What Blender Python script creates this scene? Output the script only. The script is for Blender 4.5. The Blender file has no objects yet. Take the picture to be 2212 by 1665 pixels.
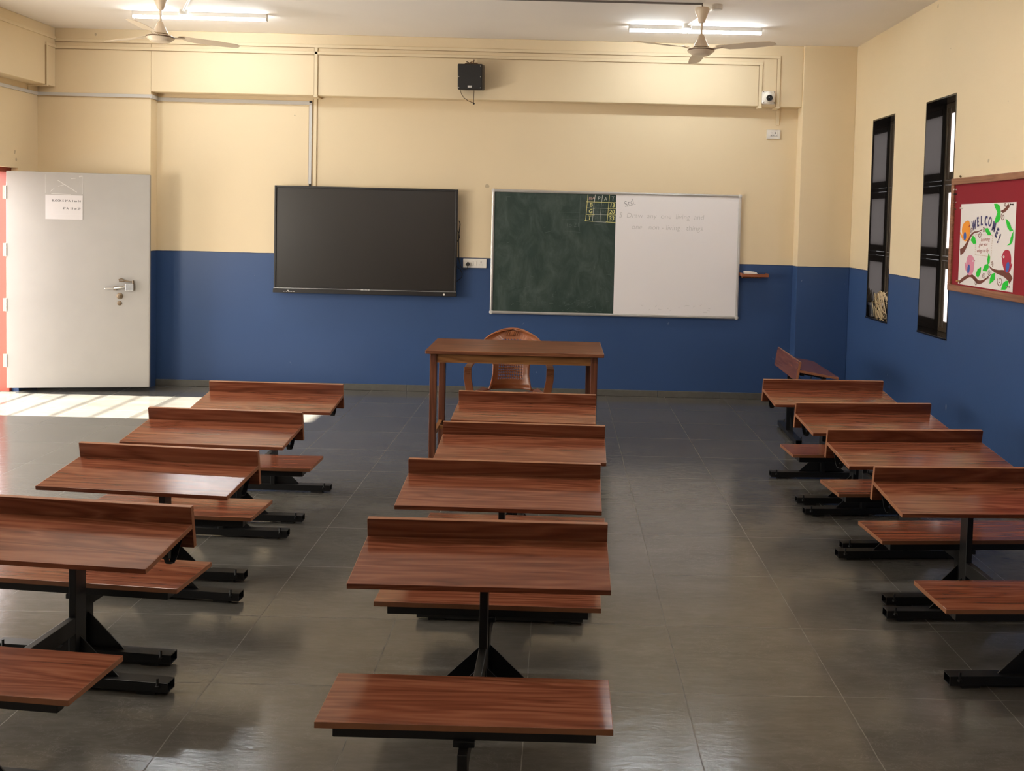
import bpy, bmesh, math, random
from mathutils import Vector, Matrix
random.seed(7)
scn = bpy.context.scene
COL = scn.collection
R = math.radians

# ---------------------------------------------------------------- camera
FPX, CXP, CYP = 1950.0, 1213.71, 561.05
PITCH, ROLL, YAW, CAMZ = 0.0433, 0.0239, 0.0031, 1.7188
cam_d = bpy.data.cameras.new('camera')
cam = bpy.data.objects.new('camera', cam_d)
COL.objects.link(cam)
cam_d.sensor_fit = 'HORIZONTAL'
cam_d.sensor_width = 36.0
cam_d.lens = FPX * 36.0 / 2212.0
cam_d.shift_x = -(CXP - 1106.0) / 2212.0
cam_d.shift_y = (CYP - 832.5) / 2212.0
cam_d.clip_start = 0.05
_f0 = Vector((math.sin(YAW), math.cos(YAW), 0))
_r = Vector((math.cos(YAW), -math.sin(YAW), 0))
_F = _f0 * math.cos(PITCH) + Vector((0, 0, -math.sin(PITCH)))
_U = _f0 * math.sin(PITCH) + Vector((0, 0, math.cos(PITCH)))
_X = _r * math.cos(ROLL) + _U * math.sin(ROLL)
_Y = _U * math.cos(ROLL) - _r * math.sin(ROLL)
_m = Matrix((_X, _Y, -_F)).transposed().to_4x4()
_m.translation = Vector((0, 0, CAMZ))
cam.matrix_world = _m
scn.camera = cam

# ---------------------------------------------------------------- world, sun, daylight, exposure
world = bpy.data.worlds.new('sky')
scn.world = world
world.use_nodes = True
bg = world.node_tree.nodes['Background']
bg.inputs['Color'].default_value = (0.97, 0.95, 0.95, 1)
bg.inputs['Strength'].default_value = 5.0

def lamp(name, kind, energy, color=(1, 1, 1)):
    d = bpy.data.lights.new(name, kind)
    d.energy = energy
    d.color = color
    o = bpy.data.objects.new(name, d)
    COL.objects.link(o)
    return o

sun = lamp('sun', 'SUN', 44.0, (1.0, 0.93, 0.80))
sun.data.angle = R(0.8)
SUN_EL = R(32.6)
sun.rotation_euler = Vector((math.cos(SUN_EL), 0.0, -math.sin(SUN_EL))).to_track_quat('-Z', 'Y').to_euler()
sun.location = (-12, 7.9, 6)

TUBE_STRENGTH = 36.0
# the other ceiling lamps of the room, over and behind the camera
for _n, _x, _y, _e in (('ceiling_lamp', -3.17, 4.5, 17.0), ('ceiling_lamp', 1.15, 4.5, 17.0), ('ceiling_lamp', -3.17, 1.0, 2.5), ('ceiling_lamp', 1.15, 1.0, 2.5)):
    _l = lamp(_n, 'AREA', _e, (1.0, 0.93, 0.84))
    _l.data.shape = 'RECTANGLE'
    _l.data.size, _l.data.size_y = 1.2, 0.12
    _l.location = (_x, _y, 3.40)
scn.view_settings.view_transform = 'Standard'
scn.view_settings.look = 'None'
scn.view_settings.exposure = 0.95
scn.view_settings.gamma = 1.0
scn.view_settings.use_curve_mapping = False
scn.cycles.max_bounces = 10
scn.cycles.diffuse_bounces = 6
scn.cycles.glossy_bounces = 4
scn.cycles.transparent_max_bounces = 12
scn.cycles.sample_clamp_indirect = 6.0
scn.cycles.caustics_reflective = False
scn.cycles.caustics_refractive = False

# ---------------------------------------------------------------- room numbers (metres)
D = 8.872          # back wall (recessed plane)
DB = 8.732         # beam / left pier plane
XR, XL = 2.807, -5.04
ZC = 3.445
ZBLUE = 1.334
YR = -1.3          # wall behind the camera

# ---------------------------------------------------------------- materials
def new_mat(name):
    m = bpy.data.materials.new(name)
    m.use_nodes = True
    nt = m.node_tree
    return m, nt, nt.nodes['Principled BSDF']

def N(nt, t, **kw):
    n = nt.nodes.new(t)
    for k, v in kw.items():
        setattr(n, k, v)
    return n

def L(nt, a, b):
    nt.links.new(a, b)

def plain(name, col, rough=0.5, metal=0.0, spec=0.5, noise=0.06, nscale=12.0, coat=0.0):
    m, nt, b = new_mat(name)
    tc = N(nt, 'ShaderNodeTexCoord')
    nz = N(nt, 'ShaderNodeTexNoise')
    nz.inputs['Scale'].default_value = nscale
    nz.inputs['Detail'].default_value = 4
    L(nt, tc.outputs['Object'], nz.inputs['Vector'])
    mx = N(nt, 'ShaderNodeMix', data_type='RGBA')
    mx.inputs[6].default_value = tuple(c * (1 - noise) for c in col) + (1,)
    mx.inputs[7].default_value = tuple(min(1, c * (1 + noise)) for c in col) + (1,)
    L(nt, nz.outputs['Fac'], mx.inputs[0])
    L(nt, mx.outputs[2], b.inputs['Base Color'])
    b.inputs['Roughness'].default_value = rough
    b.inputs['Metallic'].default_value = metal
    b.inputs['Specular IOR Level'].default_value = spec
    b.inputs['Coat Weight'].default_value = coat
    return m

def emit(name, col, s):
    m = bpy.data.materials.new(name)
    m.use_nodes = True
    nt = m.node_tree
    nt.nodes.clear()
    o = N(nt, 'ShaderNodeOutputMaterial')
    e = N(nt, 'ShaderNodeEmission')
    e.inputs['Color'].default_value = tuple(col) + (1,)
    e.inputs['Strength'].default_value = s
    L(nt, e.outputs[0], o.inputs[0])
    return m

def math_n(nt, op, a=None, b=None, clamp=False):
    n = N(nt, 'ShaderNodeMath', operation=op, use_clamp=clamp)
    for i, v in enumerate((a, b)):
        if v is None:
            continue
        if isinstance(v, (int, float)):
            n.inputs[i].default_value = v
        else:
            L(nt, v, n.inputs[i])
    return n.outputs[0]

def mix_n(nt, fac, a, b):
    n = N(nt, 'ShaderNodeMix', data_type='RGBA')
    for i, v in ((0, fac), (6, a), (7, b)):
        if isinstance(v, (int, float)):
            n.inputs[i].default_value = v
        elif isinstance(v, tuple):
            n.inputs[i].default_value = v + (1,) if len(v) == 3 else v
        else:
            L(nt, v, n.inputs[i])
    return n.outputs[2]

def noise_n(nt, vec, scale, detail=4, rough=0.5, dist=0.0):
    n = N(nt, 'ShaderNodeTexNoise')
    n.inputs['Scale'].default_value = scale
    n.inputs['Detail'].default_value = detail
    n.inputs['Roughness'].default_value = rough
    n.inputs['Distortion'].default_value = dist
    if vec is not None:
        L(nt, vec, n.inputs['Vector'])
    return n.outputs['Fac']

def mapping_n(nt, vec, scale, loc=(0, 0, 0)):
    n = N(nt, 'ShaderNodeMapping')
    n.inputs['Scale'].default_value = scale
    n.inputs['Location'].default_value = loc
    L(nt, vec, n.inputs['Vector'])
    return n.outputs['Vector']

def ramp_n(nt, fac, stops):
    n = N(nt, 'ShaderNodeValToRGB')
    cr = n.color_ramp
    while len(cr.elements) < len(stops):
        cr.elements.new(0.5)
    for e, (p, c) in zip(cr.elements, stops):
        e.position = p
        e.color = tuple(c) + (1,) if len(c) == 3 else c
    L(nt, fac, n.inputs[0])
    return n.outputs[0]

def bump_n(nt, b, h, strength, dist):
    n = N(nt, 'ShaderNodeBump')
    n.inputs['Strength'].default_value = strength
    n.inputs['Distance'].default_value = dist
    L(nt, h, n.inputs['Height'])
    L(nt, n.outputs[0], b.inputs['Normal'])

CREAM = (0.78, 0.645, 0.435)
BLUE = (0.036, 0.077, 0.195)

def wall_paint():
    m, nt, b = new_mat('two_tone_wall_paint')
    g = N(nt, 'ShaderNodeNewGeometry')
    sx = N(nt, 'ShaderNodeSeparateXYZ')
    L(nt, g.outputs['Position'], sx.inputs[0])
    wob = noise_n(nt, g.outputs['Position'], 3.0, 3)
    z = math_n(nt, 'ADD', sx.outputs['Z'], math_n(nt, 'MULTIPLY', math_n(nt, 'SUBTRACT', wob, 0.5), 0.012))
    isup = math_n(nt, 'GREATER_THAN', z, ZBLUE)
    band = math_n(nt, 'GREATER_THAN', z, ZBLUE - 0.008)
    n1 = noise_n(nt, g.outputs['Position'], 1.1, 5, 0.55)
    n2 = noise_n(nt, mapping_n(nt, g.outputs['Position'], (6, 6, 1.2)), 1.0, 4)
    cream = mix_n(nt, n1, tuple(c * 0.95 for c in CREAM), tuple(min(1, c * 1.05) for c in CREAM))
    blue = mix_n(nt, n1, tuple(c * 0.88 for c in BLUE), tuple(c * 1.14 for c in BLUE))
    blue = mix_n(nt, math_n(nt, 'MULTIPLY', n2, 0.22), blue, (0.04, 0.085, 0.20))
    # small pale scuffs and chalk nicks
    sp = noise_n(nt, mapping_n(nt, g.outputs['Position'], (14, 14, 7)), 1.0, 2, 0.5, 1.2)
    spm = math_n(nt, 'MULTIPLY', math_n(nt, 'GREATER_THAN', sp, 0.775), 0.45)
    blue = mix_n(nt, spm, blue, (0.30, 0.33, 0.40))
    sp2 = noise_n(nt, mapping_n(nt, g.outputs['Position'], (9, 9, 9), (3, 1, 7)), 1.0, 1, 0.4)
    cream = mix_n(nt, math_n(nt, 'MULTIPLY', math_n(nt, 'GREATER_THAN', sp2, 0.80), 0.5), cream, (0.30, 0.22, 0.14))
    c = mix_n(nt, isup, blue, cream)
    edge = math_n(nt, 'SUBTRACT', band, isup)
    c = mix_n(nt, math_n(nt, 'MULTIPLY', edge, 0.6), c, (0.015, 0.02, 0.05))
    L(nt, c, b.inputs['Base Color'])
    ro = mix_n(nt, isup, (0.42, 0.42, 0.42), (0.62, 0.62, 0.62))
    L(nt, ro, b.inputs['Roughness'])
    b.inputs['Specular IOR Level'].default_value = 0.35
    bump_n(nt, b, noise_n(nt, g.outputs['Position'], 60, 3), 0.06, 0.004)
    return m

def floor_stone():
    m, nt, b = new_mat('polished_stone_tiles')
    g = N(nt, 'ShaderNodeNewGeometry')
    P = g.outputs['Position']
    sx = N(nt, 'ShaderNodeSeparateXYZ')
    L(nt, P, sx.inputs[0])
    TX, TY, OX, OY = 0.5787, 0.5583, 0.4968, 3.2335
    wob = math_n(nt, 'MULTIPLY', math_n(nt, 'SUBTRACT', noise_n(nt, P, 5.0, 3), 0.5), 0.010)
    gx = math_n(nt, 'DIVIDE', math_n(nt, 'ADD', math_n(nt, 'SUBTRACT', sx.outputs['X'], OX), wob), TX)
    gy = math_n(nt, 'DIVIDE', math_n(nt, 'ADD', math_n(nt, 'SUBTRACT', sx.outputs['Y'], OY), wob), TY)
    fx = math_n(nt, 'ABSOLUTE', math_n(nt, 'SUBTRACT', math_n(nt, 'FRACT', math_n(nt, 'ADD', gx, 100.5)), 0.5))
    fy = math_n(nt, 'ABSOLUTE', math_n(nt, 'SUBTRACT', math_n(nt, 'FRACT', math_n(nt, 'ADD', gy, 100.5)), 0.5))
    # distance from the joints in tile units: 0 at the joint
    joint = math_n(nt, 'LESS_THAN', math_n(nt, 'MINIMUM', fx, fy), 0.0034)
    cx = math_n(nt, 'FLOOR', math_n(nt, 'ADD', gx, 100.0))
    cy = math_n(nt, 'FLOOR', math_n(nt, 'ADD', gy, 100.0))
    cv = N(nt, 'ShaderNodeCombineXYZ')
    L(nt, cx, cv.inputs[0]); L(nt, cy, cv.inputs[1])
    wn = N(nt, 'ShaderNodeTexWhiteNoise', noise_dimensions='3D')
    L(nt, cv.outputs[0], wn.inputs['Vector'])
    n1 = noise_n(nt, mapping_n(nt, P, (1.4, 3.0, 1)), 2.0, 6, 0.6, 0.3)
    n2 = noise_n(nt, mapping_n(nt, P, (3.5, 16, 1)), 3.0, 6, 0.6, 0.8)
    base = ramp_n(nt, n1, [(0.25, (0.074, 0.069, 0.060)), (0.55, (0.106, 0.099, 0.087)), (0.8, (0.142, 0.132, 0.117))])
    base = mix_n(nt, math_n(nt, 'MULTIPLY', wn.outputs['Value'], 0.35), base, (0.092, 0.092, 0.086))
    base = mix_n(nt, math_n(nt, 'MULTIPLY', math_n(nt, 'SUBTRACT', n2, 0.42, True), 0.9), base, (0.17, 0.163, 0.153))
    # riven scratch lines of the natural stone
    n4 = noise_n(nt, mapping_n(nt, P, (1.0, 1.7, 1)), 5.0, 5, 0.7, 2.2)
    ln = math_n(nt, 'LESS_THAN', math_n(nt, 'ABSOLUTE', math_n(nt, 'SUBTRACT', n4, 0.52)), 0.010)
    msk = math_n(nt, 'MULTIPLY', math_n(nt, 'SUBTRACT', noise_n(nt, P, 1.2, 3), 0.40, True), 2.6, True)
    base = mix_n(nt, math_n(nt, 'MULTIPLY', math_n(nt, 'MULTIPLY', ln, msk), 0.5), base, (0.21, 0.20, 0.19))
    jn = noise_n(nt, mapping_n(nt, P, (9, 9, 1)), 1.0, 3, 0.6)
    jcol = ramp_n(nt, jn, [(0.40, (0.045, 0.035, 0.028)), (0.50, (0.17, 0.155, 0.13))])
    col = mix_n(nt, math_n(nt, 'MULTIPLY', joint, math_n(nt, 'MULTIPLY', noise_n(nt, P, 2.3, 3), 0.95)), base, jcol)
    L(nt, col, b.inputs['Base Color'])
    rr = math_n(nt, 'ADD', 0.08, math_n(nt, 'MULTIPLY', n2, 0.13))
    rr = math_n(nt, 'ADD', rr, math_n(nt, 'MULTIPLY', joint, 0.4))
    L(nt, rr, b.inputs['Roughness'])
    b.inputs['IOR'].default_value = 1.55
    n3 = noise_n(nt, mapping_n(nt, P, (1.0, 2.2, 1)), 7.0, 5, 0.62, 1.4)
    h = math_n(nt, 'SUBTRACT', math_n(nt, 'ADD', n2, math_n(nt, 'MULTIPLY', n3, 1.5)), math_n(nt, 'MULTIPLY', joint, 0.5))
    bump_n(nt, b, h, 0.10, 0.004)
    return m

def wood(name, dark, mid, light, rough=0.27, scale=1.0, axis='X'):
    m, nt, b = new_mat(name)
    tc = N(nt, 'ShaderNodeTexCoord')
    oi = N(nt, 'ShaderNodeObjectInfo')
    off = N(nt, 'ShaderNodeVectorMath', operation='SCALE')
    off.inputs[0].default_value = (37.0, 11.0, 23.0)
    L(nt, oi.outputs['Random'], off.inputs['Scale'])
    ad = N(nt, 'ShaderNodeVectorMath', operation='ADD')
    L(nt, tc.outputs['Object'], ad.inputs[0]); L(nt, off.outputs[0], ad.inputs[1])
    v = ad.outputs[0]
    s = {'X': (0.55, 7, 7), 'Y': (7, 0.55, 7), 'Z': (7, 7, 0.55)}[axis]
    s2 = {'X': (1.6, 55, 55), 'Y': (55, 1.6, 55), 'Z': (55, 55, 1.6)}[axis]
    n1 = noise_n(nt, mapping_n(nt, v, tuple(k * scale for k in s)), 1.6, 3, 0.5, 0.5)
    rings = math_n(nt, 'FRACT', math_n(nt, 'MULTIPLY', n1, 7.0))
    rings = math_n(nt, 'ABSOLUTE', math_n(nt, 'SUBTRACT', math_n(nt, 'MULTIPLY', rings, 2.0), 1.0))
    n2 = noise_n(nt, mapping_n(nt, v, tuple(k * scale for k in s2)), 1.0, 4, 0.6)
    f = math_n(nt, 'ADD', math_n(nt, 'MULTIPLY', rings, 0.34), math_n(nt, 'MULTIPLY', n2, 0.62))
    c = ramp_n(nt, f, [(0.18, dark), (0.48, mid), (0.80, light)])
    L(nt, c, b.inputs['Base Color'])
    b.inputs['Roughness'].default_value = rough
    b.inputs['Specular IOR Level'].default_value = 0.5
    bump_n(nt, b, n2, 0.03, 0.002)
    return m

def chalk_green():
    m, nt, b = new_mat('green_chalkboard')
    tc = N(nt, 'ShaderNodeTexCoord')
    P = tc.outputs['Object']
    n1 = noise_n(nt, mapping_n(nt, P, (2.5, 1, 1.6)), 2.0, 6, 0.65, 0.8)
    n2 = noise_n(nt, mapping_n(nt, P, (22, 1, 5)), 1.5, 5, 0.6, 1.5)
    f = math_n(nt, 'MULTIPLY', math_n(nt, 'SUBTRACT', n1, 0.42, True), math_n(nt, 'ADD', 0.25, n2))
    c = mix_n(nt, math_n(nt, 'MULTIPLY', f, 0.85), (0.015, 0.036, 0.029), (0.24, 0.29, 0.26))
    L(nt, c, b.inputs['Base Color'])
    b.inputs['Roughness'].default_value = 0.55
    return m

M = {}
M['wall'] = wall_paint()
M['floor'] = floor_stone()
M['ceiling'] = plain('white_ceiling_paint', (0.90, 0.855, 0.81), 0.8, noise=0.03, nscale=2)
M['cream'] = plain('cream_paint', CREAM, 0.6, noise=0.03, nscale=3)
M['skirting'] = plain('grey_stone_skirting', (0.10, 0.095, 0.083), 0.4, noise=0.25, nscale=20)
M['laminate'] = wood('brown_wood_laminate', (0.090, 0.025, 0.012), (0.180, 0.056, 0.029), (0.275, 0.105, 0.056), 0.17)
M['edge'] = plain('wood_edge_band', (0.30, 0.125, 0.062), 0.35, noise=0.15, nscale=30)
M['table_wood'] = wood('walnut_table_wood', (0.060, 0.018, 0.008), (0.160, 0.054, 0.024), (0.28, 0.115, 0.050), 0.38)
M['table_leg'] = wood('walnut_leg_wood', (0.055, 0.016, 0.008), (0.120, 0.038, 0.018), (0.19, 0.07, 0.035), 0.4, axis='Z')
M['apron'] = wood('amber_apron_wood', (0.13, 0.045, 0.012), (0.24, 0.10, 0.03), (0.36, 0.17, 0.06), 0.4)
M['tray_wood'] = wood('orange_tray_wood', (0.20, 0.06, 0.025), (0.30, 0.095, 0.04), (0.36, 0.13, 0.06), 0.4)
M['frame_wood'] = wood('board_frame_wood', (0.16, 0.06, 0.03), (0.27, 0.115, 0.06), (0.36, 0.17, 0.09), 0.45, axis='Y')
M['steel'] = plain('black_painted_steel', (0.009, 0.009, 0.010), 0.35, noise=0.2, nscale=8)
M['corridor_floor'] = plain('pale_corridor_tiles', (0.22, 0.20, 0.18), 0.5)
M['rubber'] = plain('black_rubber', (0.012, 0.012, 0.012), 0.7)
M['chrome'] = plain('bright_steel', (0.65, 0.64, 0.62), 0.25, metal=1.0)
M['brass_dull'] = plain('tarnished_steel', (0.20, 0.15, 0.10), 0.4, metal=0.8, noise=0.3, nscale=60)
M['alu'] = plain('brushed_aluminium', (0.62, 0.61, 0.60), 0.35, metal=0.75, noise=0.05)
M['white_plastic'] = plain('white_plastic', (0.78, 0.75, 0.70), 0.4, noise=0.02)
M['grey_plastic'] = plain('pale_grey_trunking', (0.60, 0.585, 0.565), 0.5, noise=0.03)
M['cream_plastic'] = plain('cream_trunking', (0.77, 0.645, 0.44), 0.55, noise=0.03)
M['fan'] = plain('ivory_enamel', (0.72, 0.60, 0.46), 0.35, noise=0.03)
M['brown_metal'] = plain('brown_metal_ring', (0.14, 0.08, 0.045), 0.4)
M['gold'] = plain('gold_trim', (0.60, 0.40, 0.12), 0.3, metal=0.8)
M['black_plastic'] = plain('black_plastic', (0.010, 0.008, 0.008), 0.4)
M['black_mesh'] = plain('black_speaker_grille', (0.008, 0.007, 0.007), 0.6, noise=0.4, nscale=180)
M['screen'] = plain('dark_glass_screen', (0.020, 0.0165, 0.014), 0.32, noise=0.2, nscale=2, coat=0.0)
M['whiteboard'] = plain('glossy_whiteboard', (0.86, 0.83, 0.84), 0.35, noise=0.02, nscale=1.5)
M['chalkboard'] = chalk_green()
M['chalk_yellow'] = plain('yellow_chalk', (0.66, 0.63, 0.26), 0.9)
M['chalk_white'] = plain('white_chalk', (0.62, 0.64, 0.58), 0.9)
M['chalk_pink'] = plain('pink_chalk', (0.66, 0.42, 0.36), 0.9)
M['chalk_faint'] = plain('faint_chalk', (0.10, 0.13, 0.115), 0.9)
M['marker'] = plain('grey_marker_ink', (0.26, 0.26, 0.28), 0.6)
M['marker_faint'] = plain('faded_marker_ink', (0.52, 0.50, 0.50), 0.6)
M['door_paint'] = plain('grey_door_paint', (0.35, 0.33, 0.30), 0.5, noise=0.07, nscale=4)
M['door_edge'] = plain('grey_door_edge', (0.36, 0.33, 0.30), 0.6)
M['hinge'] = plain('painted_hinge', (0.38, 0.34, 0.28), 0.5)
M['notice_paper'] = plain('notice_paper', (0.56, 0.53, 0.515), 0.7, noise=0.02)
M['frame_red'] = plain('red_oxide_frame', (0.27, 0.040, 0.018), 0.45, noise=0.12, nscale=6)
M['paper'] = plain('white_paper', (0.80, 0.76, 0.74), 0.7, noise=0.02)
M['tape'] = plain('old_tape', (0.52, 0.50, 0.47), 0.4)
M['ink'] = plain('black_ink', (0.012, 0.012, 0.015), 0.7)
M['granite'] = plain('polished_black_granite', (0.010, 0.009, 0.009), 0.045, noise=0.3, nscale=60)
M['brown_alu'] = plain('brown_window_frame', (0.060, 0.044, 0.030), 0.35, noise=0.12, nscale=5)
M['red_felt'] = plain('crimson_felt', (0.25, 0.008, 0.018), 0.9, noise=0.1, nscale=3)
M['chair'] = plain('brown_chair_plastic', (0.33, 0.115, 0.048), 0.28, noise=0.18, nscale=5)
M['leaf'] = plain('dry_variegated_leaf', (0.40, 0.31, 0.17), 0.6, noise=0.6, nscale=45)
M['soil'] = plain('dark_soil', (0.035, 0.022, 0.014), 0.9)
M['seam'] = plain('brown_seam', (0.42, 0.30, 0.17), 0.8)
M['wire'] = plain('black_cable', (0.010, 0.009, 0.009), 0.5)
M['brown_wire'] = plain('brown_cable', (0.13, 0.075, 0.035), 0.5)
M['conduit'] = plain('grey_conduit', (0.16, 0.14, 0.13), 0.5)
M['corridor'] = plain('corridor_rail_paint', (0.25, 0.22, 0.20), 0.5)
M['fill_pane'] = emit('fill_light_pane', (1.0, 0.93, 0.82), 12.5)  # glow of the added panes that fill the room from the left
M['tube'] = emit('lit_tube_diffuser', (0.90, 0.97, 1.0), TUBE_STRENGTH)
M['lens'] = plain('camera_lens', (0.015, 0.014, 0.016), 0.1)
for nm, c in (('orange', (0.90, 0.33, 0.03)), ('pink', (0.68, 0.26, 0.37)), ('crimson', (0.42, 0.02, 0.05)),
              ('green', (0.01, 0.56, 0.03)), ('wing', (0.05, 0.12, 0.42)), ('bark', (0.16, 0.045, 0.030)),
              ('navy', (0.05, 0.045, 0.16)), ('redink', (0.42, 0.09, 0.07)), ('goldink', (0.52, 0.33, 0.15)), ('whitepaint', (0.8, 0.78, 0.76))):
    M[nm] = plain(nm + '_craft_paper', c, 0.7, noise=0.05)

def frosted():
    m = bpy.data.materials.new('frosted_window_glass')
    m.use_nodes = True
    nt = m.node_tree
    nt.nodes.clear()
    o = N(nt, 'ShaderNodeOutputMaterial')
    tl = N(nt, 'ShaderNodeBsdfTranslucent')
    tl.inputs[0].default_value = (0.62, 0.585, 0.57, 1)
    tr = N(nt, 'ShaderNodeBsdfTransparent')
    tr.inputs[0].default_value = (0.38, 0.36, 0.355, 1)
    gl = N(nt, 'ShaderNodeBsdfGlossy')
    gl.inputs['Roughness'].default_value = 0.15
    tc = N(nt, 'ShaderNodeTexCoord')
    nz = noise_n(nt, tc.outputs['Object'], 9, 4)
    mx = N(nt, 'ShaderNodeMixShader')
    L(nt, math_n(nt, 'ADD', 0.02, math_n(nt, 'MULTIPLY', nz, 0.10)), mx.inputs[0])
    L(nt, tl.outputs[0], mx.inputs[1]); L(nt, tr.outputs[0], mx.inputs[2])
    m2 = N(nt, 'ShaderNodeMixShader')
    m2.inputs[0].default_value = 0.06
    L(nt, mx.outputs[0], m2.inputs[1]); L(nt, gl.outputs[0], m2.inputs[2])
    L(nt, m2.outputs[0], o.inputs[0])
    return m
M['frosted'] = frosted()

# ---------------------------------------------------------------- mesh helpers
I4 = Matrix.Identity(4)

class MB:
    def __init__(self, Mx=None):
        self.bm = bmesh.new()
        self.M = Mx or I4
    def V(self, p):
        return self.bm.verts.new(self.M @ Vector(p))
    def face(self, vs):
        try:
            return self.bm.faces.new(vs)
        except ValueError:
            return None
    def box(self, x0, x1, y0, y1, z0, z1, Mx=None):
        Q = self.M @ (Mx or I4)
        v = [self.bm.verts.new(Q @ Vector((x, y, z))) for z in (z0, z1) for y in (y0, y1) for x in (x0, x1)]
        for f in ((0, 2, 3, 1), (4, 5, 7, 6), (0, 1, 5, 4), (2, 6, 7, 3), (0, 4, 6, 2), (1, 3, 7, 5)):
            self.face([v[i] for i in f])
        return self
    def prism(self, pts, vec):
        """outline of 3-D points extruded along vec"""
        a = [self.V(p) for p in pts]
        b = [self.V(Vector(p) + Vector(vec)) for p in pts]
        n = len(a)
        self.face(a[::-1]); self.face(b)
        for i in range(n):
            self.face([a[i], a[(i + 1) % n], b[(i + 1) % n], b[i]])
        return self
    def tube(self, pts, r, n=8, cap=True, rx=None):
        pts = [Vector(p) for p in pts]
        rings = []
        up = None
        for i, p in enumerate(pts):
            t = (pts[min(i + 1, len(pts) - 1)] - pts[max(i - 1, 0)]).normalized()
            if up is None:
                up = Vector((0, 0, 1)) if abs(t.z) < 0.9 else Vector((0, 1, 0))
            s = t.cross(up).normalized()
            u = s.cross(t).normalized()
            up = u
            rr = r[i] if isinstance(r, (list, tuple)) else r
            rings.append([self.V(p + (s * math.cos(a) + u * math.sin(a) * (rx or 1)) * rr) for a in [2 * math.pi * k / n for k in range(n)]])
        for a, b in zip(rings, rings[1:]):
            for k in range(n):
                self.face([a[k], a[(k + 1) % n], b[(k + 1) % n], b[k]])
        if cap:
            self.face(rings[0][::-1]); self.face(rings[-1])
        return self
    def lathe(self, prof, c=(0, 0, 0), n=32, Mx=None):
        """prof: (radius, height) pairs about local z"""
        Q = self.M @ (Mx or Matrix.Translation(c))
        rings = []
        for r, z in prof:
            if r < 1e-6:
                rings.append([self.bm.verts.new(Q @ Vector((0, 0, z)))])
            else:
                rings.append([self.bm.verts.new(Q @ Vector((r * math.cos(2 * math.pi * k / n), r * math.sin(2 * math.pi * k / n), z))) for k in range(n)])
        for a, b in zip(rings, rings[1:]):
            for k in range(n):
                k2 = (k + 1) % n
                if len(a) == 1 and len(b) == 1:
                    continue
                if len(a) == 1:
                    self.face([a[0], b[k2], b[k]])
                elif len(b) == 1:
                    self.face([a[k], a[k2], b[0]])
                else:
                    self.face([a[k], a[k2], b[k2], b[k]])
        if len(rings[0]) > 1:
            self.face(rings[0][::-1])
        if len(rings[-1]) > 1:
            self.face(rings[-1])
        return self
    def strip(self, pts, widths, side, th):
        """a flat band: centre points, widths, side vectors and a thickness vector"""
        th = Vector(th)
        A, B, A2, B2 = [], [], [], []
        for i, p in enumerate(pts):
            p = Vector(p)
            s = Vector(side[i]) if isinstance(side, list) else Vector(side)
            w = widths[i] if isinstance(widths, (list, tuple)) else widths
            A.append(self.V(p - s * w / 2)); B.append(self.V(p + s * w / 2))
            A2.append(self.V(p - s * w / 2 + th)); B2.append(self.V(p + s * w / 2 + th))
        for i in range(len(pts) - 1):
            self.face([A[i], A[i + 1], B[i + 1], B[i]])
            self.face([A2[i], B2[i], B2[i + 1], A2[i + 1]])
            self.face([A[i], A2[i], A2[i + 1], A[i + 1]])
            self.face([B[i], B[i + 1], B2[i + 1], B2[i]])
        self.face([A[0], B[0], B2[0], A2[0]]); self.face([A[-1], A2[-1], B2[-1], B[-1]])
        return self
    def text(self, body, size, Mx, extrude=0.0006, shear=0.0, bold=0.0, align='LEFT'):
        cu = bpy.data.curves.new('t', 'FONT')
        cu.body = body
        cu.size = size
        cu.shear = shear
        cu.extrude = extrude
        cu.offset = bold
        cu.align_x = align
        cu.align_y = 'CENTER'
        cu.resolution_u = 3
        o = bpy.data.objects.new('t', cu)
        COL.objects.link(o)
        dg = bpy.context.evaluated_depsgraph_get()
        me = bpy.data.meshes.new_from_object(o.evaluated_get(dg))
        me.transform(self.M @ Mx)
        self.bm.from_mesh(me)
        bpy.data.meshes.remove(me)
        bpy.data.objects.remove(o)
        bpy.data.curves.remove(cu)
        return self
    def build(self, name, mat, parent=None, bevel=0.0, smooth=False, seg=2):
        bmesh.ops.recalc_face_normals(self.bm, faces=self.bm.faces[:])
        me = bpy.data.meshes.new(name)
        self.bm.to_mesh(me)
        self.bm.free()
        if smooth:
            for p in me.polygons:
                p.use_smooth = True
        for mm in (mat if isinstance(mat, list) else [mat]):
            me.materials.append(mm)
        o = bpy.data.objects.new(name, me)
        COL.objects.link(o)
        if parent is not None:
            o.parent = parent
            if parent.type == 'EMPTY':
                o.matrix_parent_inverse = parent.matrix_basis.inverted()
        if bevel:
            bv = o.modifiers.new('bevel', 'BEVEL')
            bv.width = bevel
            bv.segments = seg
            bv.limit_method = 'ANGLE'
            bv.angle_limit = R(40)
        return o

def bx(name, mat, parent, *a, bevel=0.0, Mx=None):
    return MB().box(*a, Mx=Mx).build(name, mat, parent, bevel)

def tag(o, label, cat, group=None):
    o['label'] = label
    o['category'] = cat
    if group:
        o['group'] = group
    return o

def thing(name, label, cat, loc=(0, 0, 0), group=None):
    o = bpy.data.objects.new(name, None)
    o.empty_display_size = 0.1
    o.location = loc
    COL.objects.link(o)
    return tag(o, label, cat, group)

def structure(o):
    o['kind'] = 'structure'
    return o

def struct_empty(name, loc=(0, 0, 0)):
    o = bpy.data.objects.new(name, None)
    o.location = loc
    COL.objects.link(o)
    return structure(o)

def copy_tree(o, parent=None):
    c = o.copy()
    COL.objects.link(c)
    if parent is not None:
        c.parent = parent
        c.matrix_parent_inverse = o.matrix_parent_inverse.copy()
    for ch in [x for x in o.children]:
        copy_tree(ch, c)
    return c

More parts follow.
